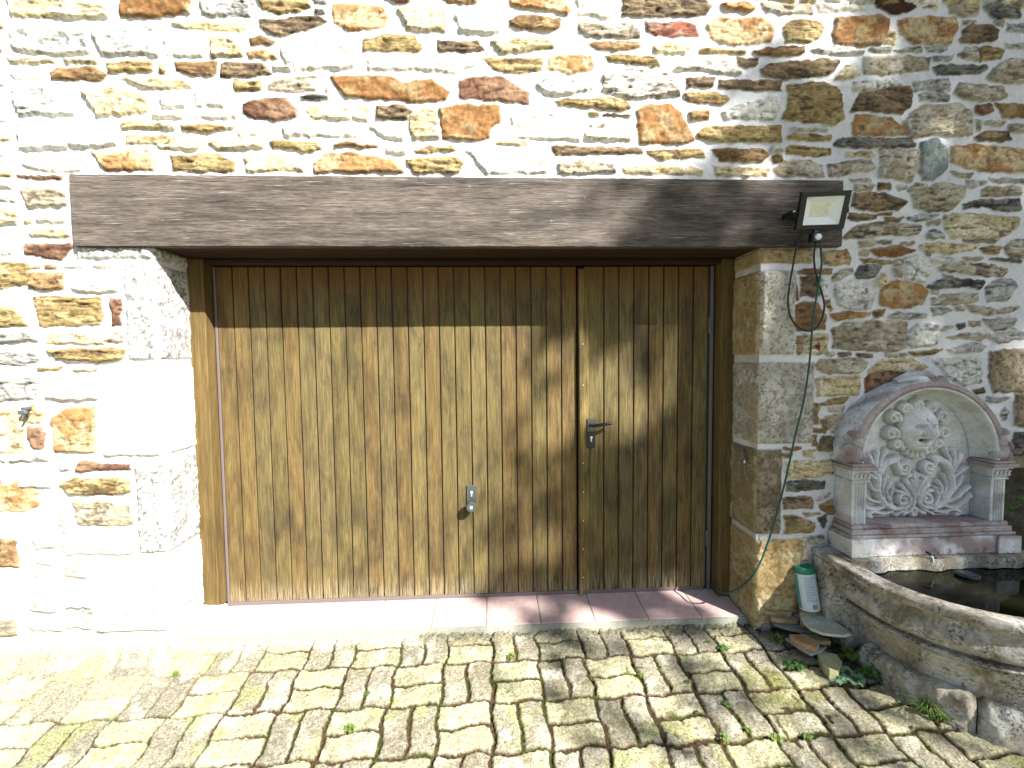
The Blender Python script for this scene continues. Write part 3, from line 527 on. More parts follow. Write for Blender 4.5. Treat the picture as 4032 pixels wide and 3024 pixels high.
# ---------------------------------------------------------------- threshold tiles
def m_tile():
    t = NT('pink tile', .7, .3); f = t.noise(t.pos(), 22, 5, .7); g = t.noise(t.pos(), 170, 3, .7)
    c = t.mix((.47, .315, .285), (.54, .40, .365), t.ramp(f, [(.35, 0.), (.65, 1.)])); c = t.mix(c, (.24, .12, .11), t.ramp(g, [(.6, 0.), (.72, .6)]))
    t.col(c); t.bump(g, .0008, .5); return t.m
thr = tag(empty('door_threshold', (1.5, .2, -.03)), 'sloping row of pink clay tiles laid as the sill under the garage door', 'threshold')
M_TILE = m_tile(); M_GROUT = m_simple('grout', (.22, .215, .17), .95)
tz = lambda y: -.0415 + (y-.066)*.085
b = MB(); x = 1.576-.3122*6
edges = [XL+.012]
while x < XR-.05:
    if x > XL+.05: edges.append(x)
    x += .3122
edges.append(XR-.018)
for a, c in zip(edges[:-1], edges[1:]):
    g = .0035; vs = []
    for (dz, i) in ((-.012, 0), (-.0015, 0), (0, .002)):
        for (px, py) in ((a+g+i, .066+i), (c-g-i, .066+i), (c-g-i, .345), (a+g+i, .345)): vs.append((px, py, tz(py)+dz))
    b.add(vs, [(0,3,2,1), (8,9,10,11)]+[(r*4+k, r*4+(k+1) % 4, r*4+4+(k+1) % 4, r*4+4+k) for r in (0, 1) for k in range(4)])
b.build('clay_tile', M_TILE, thr)
b = MB(); b.add([(XL, .06, tz(.06)-.003), (XR, .06, tz(.06)-.003), (XR, .40, tz(.4)-.003), (XL, .40, tz(.4)-.003), (XL, .035, -.115), (XR, .035, -.115), (XR, .4, -.14), (XL, .4, -.14)],
      [(0,1,2,3), (4,5,1,0), (5,6,2,1), (6,7,3,2), (7,4,0,3)]); b.build('mortar_bed', M_GROUT, thr)

b = MB(); fz = []
for (x, y, z) in ((XL-.01, .02, -.03), (XL+.02, .03, -.036), (XL+.05, .10, -.03), (.0, .25, -.02), (.0, .34, -.01), (XL-.01, .34, .036), (XL-.01, .25, .036), (XL-.01, .12, .02)): fz.append((x, y, z))
top_ = [(XL+.03, .25, .034), (-.006, .258, .030)]
b.add(fz+top_, [(0, 1, 2, 7), (7, 2, 8, 6), (2, 3, 9, 8), (3, 4, 9), (8, 9, 4, 5), (6, 8, 5)]); b.build('mortar_fillet', m_simple('pale mortar', (.62, .61, .58), .95, .1, 0, 60, .15, .004), thr)

# ---------------------------------------------------------------- paving
def m_pave():
    t = NT('paving', .95, .12); c = t.attr('Col'); f = t.noise(t.pos(), 115, 4, .85); g = t.noise(t.pos(), 45, 4, .75)
    v = t.mix(c, t.ramp(f, [(.34, .3), (.48, .95), (.64, 1.6)]), 1., 'MULTIPLY'); v = t.mix(v, t.ramp(g, [(.32, .65), (.68, 1.25)]), .8, 'MULTIPLY')
    t.col(v); t.bump(f, .006, 1.); return t.m
M_PAVE = m_pave()
LO = np.array((1.607, -.154)); MD = .2435
gx = np.concatenate([seg(-1.75, -1.3, .012)[:-1], seg(-1.3, 4.1, .0052)[:-1], seg(4.1, 5.5, .012)]); gy = np.concatenate([seg(.06, -1.25, .005)[:-1] if False else np.linspace(.06, -1.12, 232)[:-1], np.linspace(-1.12, -2.2, 70)])
GX, GY = np.meshgrid(gx, gy)
jx, jy = (fbm(GX*85, GY*85, 205, 2)-.5)*.007, (fbm(GX*85, GY*85, 206, 2)-.5)*.007
wx = jx+GX+(fbm(GX*22, GY*22, 201, 3)-.5)*.020; wy = jy+GY+(fbm(GX*22, GY*22, 202, 3)-.5)*.020
lx, ly = (wx-LO[0])/MD, -(wy-LO[1])/MD
A = .034
ly2 = ly - A*np.sin(2*np.pi*lx)*1.; lx2 = lx - A*np.sin(2*np.pi*ly)*-1.
ci, cj = np.floor(lx2), np.floor(ly2); fx, fy = lx2-ci, ly2-cj
hor = ((ci+cj) % 2 == 0)
half = np.where(hor, fy, fx); sub = (half > .5).astype(int)
dE = np.minimum(np.minimum(fx, 1-fx), np.minimum(fy, 1-fy)); dE = np.minimum(dE, np.abs(half-.5))*MD
pid = (ci+50)*211+(cj+50)*17+sub
rnd = _h(pid, pid*0, 5); rnd2 = _h(pid, pid*0+3, 6); rnd3 = _h(pid, pid*0+7, 9)
jw = .0024 + .0046*ss(-.1, 1.2, GX)*ss(.1, -.35, GY)*(.5+fbm(GX*3, GY*3, 33, 3)) + .002*fbm(GX*8, GY*8, 34, 2)
jw = jw*(.75+.5*rnd3)
body = ss(jw, jw+.0038, dE)
dome = ss(0, .02, dE)*.0012
n1 = fbm(GX*5, GY*5, 41, 4); n2 = fbm(GX*70, GY*70, 42, 3)
jh = -.012 + (n2-.5)*.012 + .004*n1
ph = dome + (rnd-.5)*.004 + (rnd2-.5)*.02*(fx-.5) + (n2-.5)*.009
hgt = gz(GX, GY) + jh*(1-body) + ph*body
# colours
cp = np.where(hor[..., None], np.array((.36, .332, .205)), np.array((.235, .212, .155)))*(.86+.28*rnd)[..., None]
cp = mix(cp, np.array((.5, .47, .36)), ss(.5, .75, fbm(GX*12, GY*12, 43, 3))*.6)
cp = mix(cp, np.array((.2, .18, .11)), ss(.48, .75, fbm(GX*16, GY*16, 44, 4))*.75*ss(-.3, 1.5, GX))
cp = cp*(1-.15*(1-ss(0, .012, dE)))[..., None]
cp = mix(cp, np.array((.3, .33, .08)), ss(.62, .78, fbm(GX*7, GY*7, 46, 3))*.35)
mp = ss(.6, .72, fbm(GX*4.5, GY*4.5, 49, 4))*ss(1.5, 3.2, GX); cp = mix(cp, np.array((.13, .13, .035)), mp*.7)
hole = ss(.80, .86, vn(GX*38, GY*38, 47))*ss(1.6, 2.8, GX)*ss(.5, .6, fbm(GX*3, GY*3, 48, 2)); cp = mix(cp, np.array((.05, .04, .02)), hole); hgt = hgt-.004*hole
moss = ss(.45, .62, fbm(GX*9, GY*9, 45, 3))
cj_ = mix(np.array((.055, .036, .018))*np.ones(GX.shape+(3,)), np.array((.045, .048, .012)), moss)
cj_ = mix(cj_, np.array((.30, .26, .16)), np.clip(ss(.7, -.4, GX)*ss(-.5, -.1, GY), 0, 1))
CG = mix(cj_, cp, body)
# dirt along the wall foot, against the tile sill and by the basin
edge = np.where((GX > XL) & (GX < XR), .035, -.012)
dw = ss(.0, -.055, GY-edge+(fbm(GX*12, GY*12, 51, 3)-.5)*.05)
rb = np.hypot(GX-3.985, GY+.32); dd_ = ss(.60, .66, rb+(fbm(GX*10, GY*10, 52, 3)-.5)*.12); dw = dw*np.where((GY > -.36), ss(3.62, 3.05, GX+GY*.35+(fbm(GX*9, GY*9, 53, 3)-.5)*.25), 1)
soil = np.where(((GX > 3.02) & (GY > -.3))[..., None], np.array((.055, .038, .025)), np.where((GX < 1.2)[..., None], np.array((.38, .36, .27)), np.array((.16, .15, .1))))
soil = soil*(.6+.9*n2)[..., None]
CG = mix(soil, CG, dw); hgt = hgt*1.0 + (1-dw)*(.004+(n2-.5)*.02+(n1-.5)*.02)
fil = ((GX < XL+.02) & (GY > -.12)); hgt = hgt + np.where(fil, ss(-.10, .0, GY)*.10*(.8+.3*n1), 0); CG = np.where((fil & (GY > -.045))[..., None], mix(CG, np.array((.42, .4, .32)), ss(-.045, -.02, GY)), CG)
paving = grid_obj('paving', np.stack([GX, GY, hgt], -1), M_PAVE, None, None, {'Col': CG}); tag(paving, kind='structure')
g = MB(); zl = GA+GB*-2.2
g.add([(-60, .05, GA-.02), (60, .05, GA-.02), (60, -3, GA-.39), (-60, -3, GA-.39), (60, -90, GA-.39), (-60, -90, GA-.39), (-60, 12, GA-.02), (60, 12, GA-.02)], [(0,3,2,1), (3,5,4,2), (0,1,7,6)])
tag(g.build('ground', m_simple('yard', (.1, .105, .07), .95, .1, 0, 8, .3, .01)), kind='structure')

# ---------------------------------------------------------------- wall fountain
FC = 3.985
def m_cement(name='cast stone', dirt=0.):
    t = NT(name, .88, .2); p = t.pos(); a = t.noise(p, 9, 5, .7, .4); b = t.noise(p, 130, 3, .7); c_ = t.noise(p, 26, 4, .75)
    c = t.mix((.5, .49, .45), (.64, .65, .64), t.ramp(a, [(.4, 0.), (.6, 1.)]))
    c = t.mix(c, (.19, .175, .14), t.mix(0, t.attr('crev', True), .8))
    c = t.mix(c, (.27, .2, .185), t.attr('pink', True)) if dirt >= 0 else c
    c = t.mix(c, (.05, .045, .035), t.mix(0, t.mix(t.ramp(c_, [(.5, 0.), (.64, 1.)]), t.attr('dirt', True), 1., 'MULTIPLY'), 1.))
    c = t.mix(c, t.ramp(b, [(.3, .78), (.7, 1.18)]), 1., 'MULTIPLY')
    t.col(c); t.bump(b, .0015, .7); return t.m
M_CEM = m_cement()
def stain(o, pink=lambda x, y, z, n: 0, dirt=lambda x, y, z, n: 0):
    me = o.data; N = len(me.vertices); co = np.zeros(N*3, np.float32); me.vertices.foreach_get('co', co); co = co.reshape(-1, 3)
    no = np.zeros(N*3, np.float32); me.vertices.foreach_get('normal', no); no = no.reshape(-1, 3)
    x, y, z = co.T
    for k, f in (('pink', pink), ('dirt', dirt)):
        v = np.clip(f(x, y, z, no)+np.zeros(N), 0, 1).astype(np.float32)
        if k in me.attributes: me.attributes.remove(me.attributes[k])
        me.attributes.new(k, 'FLOAT', 'POINT').data.foreach_set('value', v)
    return o
def nz(x, y, z, s, f=9): return fbm(x*f+y*f*.7, z*f+y*f, s, 4)
ft = tag(empty('wall_fountain', (FC, 0, .4)), 'arched cast stone wall fountain with a lion-like mask spout and scroll relief above the basin', 'fountain')
pk1 = lambda x, y, z, n: ss(.42, .6, nz(x, y, z, 301, 7))*.85
def slab(name, parts, pink=pk1, dirt=lambda x, y, z, n: 0, smooth=True):
    b = MB()
    for a, c in parts:
        V, F = dense_box(a, c); b.add(V, F)
    o = b.build(name, M_CEM, ft); 
    bev = o.modifiers.new('b', 'BEVEL'); bev.width = .004; bev.segments = 2; bev.limit_method = 'ANGLE'
    return stain(o, pink, dirt)
hw = .47
slab('plinth', [((FC-hw, -.165, .392), (FC+hw, .0, .485))], lambda x, y, z, n: ss(.4, .58, nz(x, y, z, 301, 8))*.9*(x > FC-hw+.005), lambda x, y, z, n: ss(.46, .39, z)*.9+ss(.47, .49, z)*.7)
slab('plinth_moulding', [((FC-hw+.006, -.158, .486), (FC+hw-.006, .0, .502)), ((FC-hw+.018, -.148, .503), (FC+hw-.018, .0, .53)), ((FC-hw+.028, -.135, .531), (FC+hw-.028, .0, .552))], lambda x, y, z, n: .55+.45*ss(.4, .6, nz(x, y, z, 302, 8)), lambda x, y, z, n: .45)
for s in (-1, 1):       # raised end blocks of the plinth
    a, c = sorted((FC+s*hw, FC+s*(hw-.12))); slab('plinth_block', [((a-.004, -.178, .392), (c+.004, -.166, .485))], lambda x, y, z, n: ss(.42, .6, nz(x, y, z, 303, 12))*.8, lambda x, y, z, n: ss(.44, .39, z)*.8)
    # pilaster with flutes
    x0, x1 = sorted((FC+s*.434, FC+s*.352)); b = MB(); sec = [(x0, 0), (x0, -.118), (x0+.006, -.12)]
    for k in range(4):
        c0 = x0+.014+k*.0145
        sec += [(c0-.001, -.12)] + [(c0+.0055*(1-math.cos(t)), -.12+.007*math.sin(t)) for t in np.linspace(0, math.pi, 7)[1:-1]] + [(c0+.012, -.12)]
    sec += [(x1-.006, -.12), (x1, -.118), (x1, 0)]
    zz = np.linspace(.552, .782, 14); n_ = len(sec)
    b.add([(p, q, z) for z in zz for p, q in sec], [(i*n_+j, i*n_+j+1, (i+1)*n_+j+1, (i+1)*n_+j) for i in range(len(zz)-1) for j in range(n_-1)])
    stain(b.build('pilaster', M_CEM, ft), lambda x, y, z, n: ss(.6, .75, nz(x, y, z, 304, 9))*.5, lambda x, y, z, n: 0)
    def cap(z0, z1, ov, yy, name='capital', pink=0.):
        a, c = x0-ov, x1+ov; return ((a, -yy, z0), (c, 0, z1))
    slab('capital', [cap(.782, .790, .008, .13), cap(.7905, .797, .004, .125), cap(.7975, .842, .006, .128), cap(.8425, .852, .018, .142)], lambda x, y, z, n: ss(.62, .8, nz(x, y, z, 305, 8))*.5, lambda x, y, z, n: .15)
    slab('abacus', [cap(.8525, .872, .032, .158), cap(.8725, .885, .022, .148)], lambda x, y, z, n: .7+.3*nz(x, y, z, 306, 8), lambda x, y, z, n: .2)
    b = MB()        # carved leaves on the capital bell
    for k in range(4):
        cx_ = x0+.008+k*.0225; b.tube([(cx_, -.13, .80), (cx_+.001, -.136, .815), (cx_+.003, -.137, .828), (cx_+.008, -.139, .833), (cx_+.012, -.136, .826)], [.004, .006, .0055, .005, .003], 8)
        b.tube([(cx_+.011, -.13, .80), (cx_+.0115, -.134, .81), (cx_+.012, -.133, .818)], [.003, .004, .002], 8)
    stain(b.build('capital_leaf', M_CEM, ft), lambda x, y, z, n: .15)
    # palmette standing on the capital against the arch
    b = MB(); bx = FC+s*.415
    for (ox_, oz_, rx_, rz_) in ((0, .05, .034, .055), (s*-.012, .11, .03, .045), (s*.02, .03, .025, .03), (s*-.03, .035, .02, .03), (s*.004, .155, .02, .022), (s*.03, .075, .018, .03)):
        V = []; F = []; nu, nv = 12, 9
        for i in range(nv):
            th = math.pi*i/(nv-1)
            for j in range(nu):
                ph_ = 2*math.pi*j/nu; V.append((bx+ox_*1.0+rx_*math.sin(th)*math.cos(ph_), -.10+.045*math.sin(th)*math.sin(ph_), .885+oz_+rz_*math.cos(th)))
        for i in range(nv-1):
            for j in range(nu): F.append((i*nu+j, i*nu+(j+1) % nu, (i+1)*nu+(j+1) % nu, (i+1)*nu+j))
        b.add(V, F, True)
    stain(b.build('palmette', M_CEM, ft), lambda x, y, z, n: .35+.6*ss(.4, .6, nz(x, y, z, 307, 12)), lambda x, y, z, n: .15)
# arch: swept moulding
prof = [(.472, 0), (.47, -.03), (.462, -.07), (.448, -.105), (.438, -.116), (.43, -.121), (.4, -.121), (.397, -.114), (.393, -.114), (.39, -.124), (.381, -.127), (.374, -.12), (.37, -.10), (.366, -.07), (.36, -.05), (.355, -.048), (.352, -.04), (.349, -.032), (.34, -.028), (.336, -.02), (.33, -.015)]
sz = lambda r: np.interp(r, [.3, .375, .43, .472], [1.05, 1.02, .975, .93])
pr2 = []
for a, c in zip(prof[:-1], prof[1:]):
    k = max(1, int(math.hypot(a[0]-c[0], a[1]-c[1])/.006)); pr2 += [(a[0]+(c[0]-a[0])*t/k, a[1]+(c[1]-a[1])*t/k) for t in range(k)]
pr2.append(prof[-1]); pr2 = np.array(pr2)
th = np.linspace(-.02, math.pi+.02, 150); TH, PR = np.meshgrid(th, pr2[:, 0], indexing='ij'); _, PYY = np.meshgrid(th, pr2[:, 1], indexing='ij')
wear = (fbm(TH*14, PR*40, 310, 4)-.5)*.010*(PR > .4)
AP = np.stack([FC-(PR+wear)*np.cos(TH), PYY+wear*.5, .895+(PR+wear)*np.sin(TH)*sz(PR)], -1)
ao = grid_obj('arch_moulding', AP, M_CEM, ft)
rr_ = lambda x, z: np.hypot(x-FC, (z-.895)*1.02)
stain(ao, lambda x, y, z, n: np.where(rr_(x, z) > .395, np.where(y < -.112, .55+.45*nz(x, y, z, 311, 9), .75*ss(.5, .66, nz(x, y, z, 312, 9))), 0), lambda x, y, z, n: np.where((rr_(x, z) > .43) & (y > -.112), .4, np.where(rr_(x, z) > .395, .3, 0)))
# back slab filling the arch behind the relief
# relief panel as a carved height field
def stroke(H, XX, ZZ, pts, w0, w1, h):
    pts = np.array(pts, float); m = len(pts)-1
    for i in range(m):
        a, c = pts[i], pts[i+1]; e_ = c-a; L2 = (e_**2).sum()+1e-12
        t = np.clip(((XX-a[0])*e_[0]+(ZZ-a[1])*e_[1])/L2, 0, 1); d = np.hypot(XX-a[0]-t*e_[0], ZZ-a[1]-t*e_[1])
        w_ = w0+(w1-w0)*(i+t)/m; q = np.clip(1-(d/w_)**2, 0, 1)**.5
        H = np.maximum(H, q*h*(.6+.4*w_/max(w0, w1)))
    return H
def arcp(c, r0, r1, a0, a1, n=16): return [(c[0]+(r0+(r1-r0)*t)*math.cos(R(a0+(a1-a0)*t)), c[1]+(r0+(r1-r0)*t)*math.sin(R(a0+(a1-a0)*t))) for t in np.linspace(0, 1, n)]
def smooth(pts, n=6):
    P_ = [np.array(p, float) for p in pts]; P_ = [2*P_[0]-P_[1]]+P_+[2*P_[-1]-P_[-2]]; out = []
    for i in range(1, len(P_)-2):
        for t in np.linspace(0, 1, n, endpoint=False):
            a, b_, c, d = P_[i-1:i+3]; out.append(.5*((2*b_)+(c-a)*t+(2*a-5*b_+4*c-d)*t*t+(3*b_-a-3*c+d)*t**3))
    out.append(P_[-2]); return out
rxs = np.linspace(-.356, .356, 250); rzs = np.linspace(.552, 1.235, 240); RX, RZ = np.meshgrid(rxs, rzs)
HR = np.zeros_like(RX); AXm = np.abs(RX)
h = HR
sp1 = arcp((.072, .835), .008, .036, 330-500, 330-500+480, 30)
big = sp1 + smooth([sp1[-1], (.125, .885), (.178, .855), (.212, .79), (.214, .71), (.18, .64), (.125, .603), (.075, .607)])[1:] + arcp((.068, .652), .045, .010, 275, 275-520, 34)
h = stroke(h, AXm, RZ, big, .015, .014, .042)
h = stroke(h, AXm, RZ, smooth([(.11, .885), (.178, .855), (.212, .79), (.214, .71), (.18, .64), (.12, .607)]), .024, .022, .040)
for (pts, a, c) in (([(0, .60), (0, .70), (0, .765)], .014, .018), ([(.0, .77), (.02, .79), (.045, .785), (.05, .765)], .016, .009), ([(.0, .77), (-.0, .8)], .018, .014),
        ([(.008, .68), (.03, .72), (.045, .75)], .008, .013), ([(.008, .675), (.05, .705), (.078, .735)], .008, .012), ([(.008, .67), (.06, .695), (.105, .70)], .006, .010),
        ([(.004, .69), (.016, .73), (.02, .76)], .008, .010),
        ([(.13, .62), (.16, .70), (.14, .75)], .006, .012), ([(.11, .61), (.14, .66), (.125, .715)], .006, .010), ([(.17, .66), (.185, .73), (.165, .79)], .006, .010),
        ([(.20, .77), (.235, .82), (.265, .9)], .010, .016), ([(.205, .79), (.225, .85), (.22, .925)], .010, .014), ([(.2, .80), (.20, .87), (.17, .935)], .008, .012), ([(.21, .76), (.26, .80), (.30, .83)], .008, .012),
        ([(.17, .615), (.24, .60), (.30, .63), (.33, .67)], .010, .018), ([(.2, .64), (.26, .66), (.32, .72)], .008, .012), ([(.215, .69), (.25, .73), (.28, .78)], .008, .010),
        ([(.12, .585), (.18, .575), (.24, .59), (.27, .57), (.255, .56)], .010, .014), ([(.012, .605), (.03, .585), (.06, .572)], .008, .012), ([(.02, .60), (.012, .58), (.008, .565)], .010, .012), ([(.04, .6), (.08, .585), (.11, .568)], .006, .010)):
    h = stroke(h, AXm, RZ, smooth(pts), a*1.15, c*1.25, .036)
scr = h > .002
h = h - .006*ss(.35, .65, vn(RX*10+0, (np.arctan2(RZ-.66, RX))*16, 9))*scr
# mask: brow, nose, cheeks, open mouth and a mane of curls
mz = 1.052; ez = (RX/.112)**2+((RZ-mz)/.138)**2
def bl(x, z, rx_, rz_): return np.exp(-((RX-x)/rx_)**2-((RZ-mz-z)/rz_)**2)
face = np.clip(1-ez, 0, 1)**.42*.09
face = face + (ez < 1)*(.036*bl(0, -.022, .017, .02)+.02*bl(0, .012, .011, .03)+.022*(bl(-.034, .042, .032, .011)+bl(.034, .042, .032, .011)) - .030*(bl(-.036, .018, .020, .011)+bl(.036, .018, .020, .011))
        + .014*(bl(-.036, .018, .011, .006)+bl(.036, .018, .011, .006)) + .016*(bl(-.055, -.018, .022, .02)+bl(.055, -.018, .022, .02)) - .014*bl(0, .05, .006, .02) - .012*(bl(-.03, -.034, .01, .02)+bl(.03, -.034, .01, .02)) + .016*bl(0, -.040, .036, .008) + .016*bl(0, -.076, .028, .008) - .06*bl(0, -.057, .024, .010) + .014*bl(0, -.103, .026, .014))
mask = ez < 1
for (cx_, cz_, r_) in ((.075, 1.165, .030), (.140, 1.115, .036), (.150, 1.025, .038), (.118, .965, .026), (.0, 1.185, .028)):
    sg = arcp((cx_, cz_), r_, .008, 200, 200-430, 26); face = np.maximum(face, stroke(np.zeros_like(h), AXm if cx_ else RX, RZ, sg, .017, .013, .042))
    face = np.maximum(face, stroke(np.zeros_like(h), AXm if cx_ else RX, RZ, [(cx_*.72, mz+(cz_-mz)*.75), (cx_, cz_+r_*.4)], .014, .015, .034))
for k in range(-3, 4):
    a_ = -90+k*15; face = np.maximum(face, stroke(np.zeros_like(h), RX, RZ, [(.09*math.cos(R(a_)), mz+.10*math.sin(R(a_))), (.115*math.cos(R(a_)), mz+.155*math.sin(R(a_)))], .015, .017, .036))
isM = face > np.maximum(h, .004)
h = np.maximum(h, face)
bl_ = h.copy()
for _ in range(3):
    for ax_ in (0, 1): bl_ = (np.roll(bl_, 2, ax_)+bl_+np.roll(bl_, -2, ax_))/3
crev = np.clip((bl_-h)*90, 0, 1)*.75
panel = np.sqrt(RX**2+(np.clip(RZ-.895, 0, 9)/1.03)**2)
h = h + (fbm(RX*150, RZ*150, 320, 2)-.5)*.004*(h < .003)
Y_ = -.012-h*1.0
inside = panel < .35
Pn = np.stack([FC+RX, Y_, RZ], -1); fi = inside[:-1, :-1]; isf = isM[:-1, :-1]; scf = (~isf) & (h[:-1, :-1] > .004)
for nm, m in (('niche_panel', fi & ~isf & ~scf), ('mask', fi & isf), ('scroll_relief', fi & scf)):
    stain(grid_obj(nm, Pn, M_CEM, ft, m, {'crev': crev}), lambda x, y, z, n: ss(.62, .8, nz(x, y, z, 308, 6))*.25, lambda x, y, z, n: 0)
b = MB(); b.lathe([(.010, 0), (.010, -.004)], (FC, -.012-.045, 1.0), 12, 'y'); b.build('spout_hole', m_simple('hole', (.01, .01, .01), .9), ft)
# crest on the crown of the arch
b = MB(); b.tube([(FC-.15, -.06, 1.318), (FC-.12, -.075, 1.332), (FC-.06, -.085, 1.336), (FC-.02, -.09, 1.328), (FC+.0, -.09, 1.318)], [.012, .016, .018, .019, .014], 12)
b.tube([(FC-.13, -.02, 1.32), (FC-.05, -.03, 1.352), (FC+.05, -.03, 1.35), (FC+.13, -.03, 1.315)], [.012, .024, .024, .012], 12)
for k in range(-3, 4):
    a_ = 90+k*20; b.tube([(FC+.05, -.105, 1.29), (FC+.05+.035*math.cos(R(a_)), -.112, 1.29+.035*math.sin(R(a_))), (FC+.05+.06*math.cos(R(a_)), -.1, 1.29+.06*math.sin(R(a_)))], [.008, .010, .006], 8)
stain(b.build('crest', M_CEM, ft), lambda x, y, z, n: np.where(x > FC-.01, .8, .1), lambda x, y, z, n: .35)

# ---------------------------------------------------------------- basin
M_BAS = NT('lichened cast stone', .9, .2)
t = M_BAS; p = t.pos(); a = t.noise(p, 8, 5, .75, .6); b_ = t.noise(p, 75, 4, .8, .2); bm_ = t.noise(p, 9, 3, .6); c_ = t.noise(p, 150, 3, .75)
c = t.mix((.36, .32, .24), (.52, .505, .45), t.ramp(a, [(.42, 0.), (.58, 1.)])); c = t.mix(c, (.15, .115, .065), t.ramp(t.noise(t.pos((1, 1, .5)), 7, 5, .75, .5), [(.46, 0.), (.64, .8)]))
c = t.mix(c, (.045, .04, .035), t.mix(0, t.mix(t.ramp(b_, [(.5, 0.), (.57, 1.)]), t.ramp(bm_, [(.42, .12), (.58, 1.)]), 1., 'MULTIPLY'), .9)); c = t.mix(c, t.ramp(c_, [(.3, .65), (.7, 1.25)]), 1., 'MULTIPLY'); t.col(c); t.bump(c_, .004, .8); M_BAS = t.m
bas = tag(empty('stone_basin', (FC, -.32, 0)), 'lichen-spotted half-round stone basin with moulded rim standing under the wall fountain', 'basin')
BC = (FC, -.32); BR = .578
def plan(n=110):
    pts = [(FC-BR+.012, y_) for y_ in np.linspace(0, -.12, 6)] + [(FC-BR-.0, -.2), (FC-BR, -.26)]
    pts += [(BC[0]-BR*math.cos(t_), BC[1]-BR*math.sin(t_)*.96) for t_ in np.linspace(.02, math.pi-.02, n)]
    return pts + [(2*FC-x_, y_) for x_, y_ in pts[:8][::-1]]
PLn = np.array(plan()); ctr = np.array((FC, -.18))
dirn = np.zeros_like(PLn); tg = np.gradient(PLn, axis=0); dirn[:, 0] = tg[:, 1]; dirn[:, 1] = -tg[:, 0]; dirn /= np.linalg.norm(dirn, axis=1)[:, None]
if (dirn[0]*(PLn[0]-ctr)).sum() < 0: dirn = -dirn
bp = [(-.115, .25), (-.115, .33), (-.112, .374), (-.10, .382), (-.05, .384), (-.014, .385), (-.002, .378), (.0, .362), (-.008, .347), (-.034, .342), (-.056, .334), (-.066, .320), (-.064, .304), (-.050, .286), (-.038, .262), (-.033, .238), (-.040, .214), (-.060, .196), (-.084, .188), (-.100, .184), (-.102, .174), (-.070, .171), (-.062, .164), (-.064, .155), (-.086, .152), (-.090, .147), (-.078, .142), (-.082, .134), (-.104, .130), (-.115, .11), (-.135, .06), (-.155, .0), (-.16, -.06)]
bq = []
for a_, c2 in zip(bp[:-1], bp[1:]):
    k = max(1, int(math.hypot(a_[0]-c2[0], a_[1]-c2[1])/.008)); bq += [(a_[0]+(c2[0]-a_[0])*q/k, a_[1]+(c2[1]-a_[1])*q/k) for q in range(k)]
bq = np.array(bq+[bp[-1]]); us = np.linspace(0, 1, 340); pi_ = np.linspace(0, len(PLn)-1, 340)
PX = np.interp(pi_, range(len(PLn)), PLn[:, 0]); PYb = np.interp(pi_, range(len(PLn)), PLn[:, 1]); NX = np.interp(pi_, range(len(PLn)), dirn[:, 0]); NY = np.interp(pi_, range(len(PLn)), dirn[:, 1])
wr = (fbm(us[:, None]*90, bq[None, :, 1]*60+bq[None, :, 0]*60, 330, 4)-.5)*.005
side_ = ss(-.165, -.135, PYb)[:, None]*(bq[None, :, 1] < .345)
off = bq[None, :, 0]*(1-side_)+wr-.004*side_*1.0
off = np.where((np.arange(len(bq))[None, :] < 12) & (side_ > 0), bq[None, :, 0], off)
grid_obj('basin_shell', np.stack([PX[:, None]+NX[:, None]*off, PYb[:, None]+NY[:, None]*off, bq[None, :, 1]+wr*.7], -1), M_BAS, bas)
b = MB(); V, F = dense_box((FC-.5, -.205, .33), (FC+.5, 0, .39), .015); b.add([(x_, y_+(.012*math.sin(x_*17)+.008*math.sin(x_*41) if y_ < -.1 else 0), z_) for x_, y_, z_ in V], F); b.box((FC-.5, -.19, -.1), (FC+.5, 0, .329)); o = b.build('back_ledge', M_BAS, bas)
b = MB(); b.box((FC-.28, -.6, .02), (FC+.28, -.19, .07)); b.build('basin_floor', M_BAS, bas)
wt = NT('dark water', .03, .3); wt.col((.006, .007, .003)); wt.b.inputs['IOR'].default_value = 1.33; wn = wt.noise(wt.pos(), 9, 2, .5); wt.bump(wn, .0012, .3)
b = MB(); ring = [(BC[0]-(BR-.085)*math.cos(t_), BC[1]-(BR-.085)*math.sin(t_)*.96, .325) for t_ in np.linspace(0, math.pi, 50)]; ring = [(FC-BR+.085, -.15, .325)]+ring+[(FC+BR-.085, -.15, .325)]
b.add(ring, [tuple(range(len(ring)))]); tag(b.build('water', wt.m), kind='structure')
pf = onZ(3808, 2268, .33)
sf = tag(empty('floating_pump', tuple(pf)), 'small round dark solar pump floating on the basin water', 'pump')
b = MB(); b.lathe([(.03, -.012), (.046, -.008), (.05, 0), (.05, .008), (.045, .012), (0, .012)], pf, 28); b.build('float_disc', m_simple('dark float', (.008, .01, .014), .25, .6), sf)
b = MB(); b.box((pf[0]-.03, pf[1]-.03, pf[2]+.0122), (pf[0]+.03, pf[1]+.03, pf[2]+.0142)); b.build('solar_cell', m_simple('solar cell', (.015, .02, .04), .15, .6), sf)
pa, pb = onY(3661, 2180, -.21), onZ(3728, 2240, .33)
sp = tag(empty('water_pipe', tuple(pa)), 'thin black pipe poking from the plinth down into the basin water', 'pipe')
b = MB(); b.tube([pa+np.array((0, .02, 0)), pa, pa*.5+pb*.5+np.array((0, 0, .004)), pb-np.array((0, 0, .02))], .0055, 10); b.build('pipe_tube', M_BLKP, sp)
b = MB(); q = onY(3669, 2200, -.212); b.tube([q+np.array((-.004, .01, .02)), q+np.array((0, 0, .008)), q+np.array((.003, 0, -.012)), q+np.array((.002, 0, -.028))], [.004, .009, .009, .003], 8); b.build('lime_crust', m_simple('lime', (.4, .4, .36), .9, bd=.003), sp)

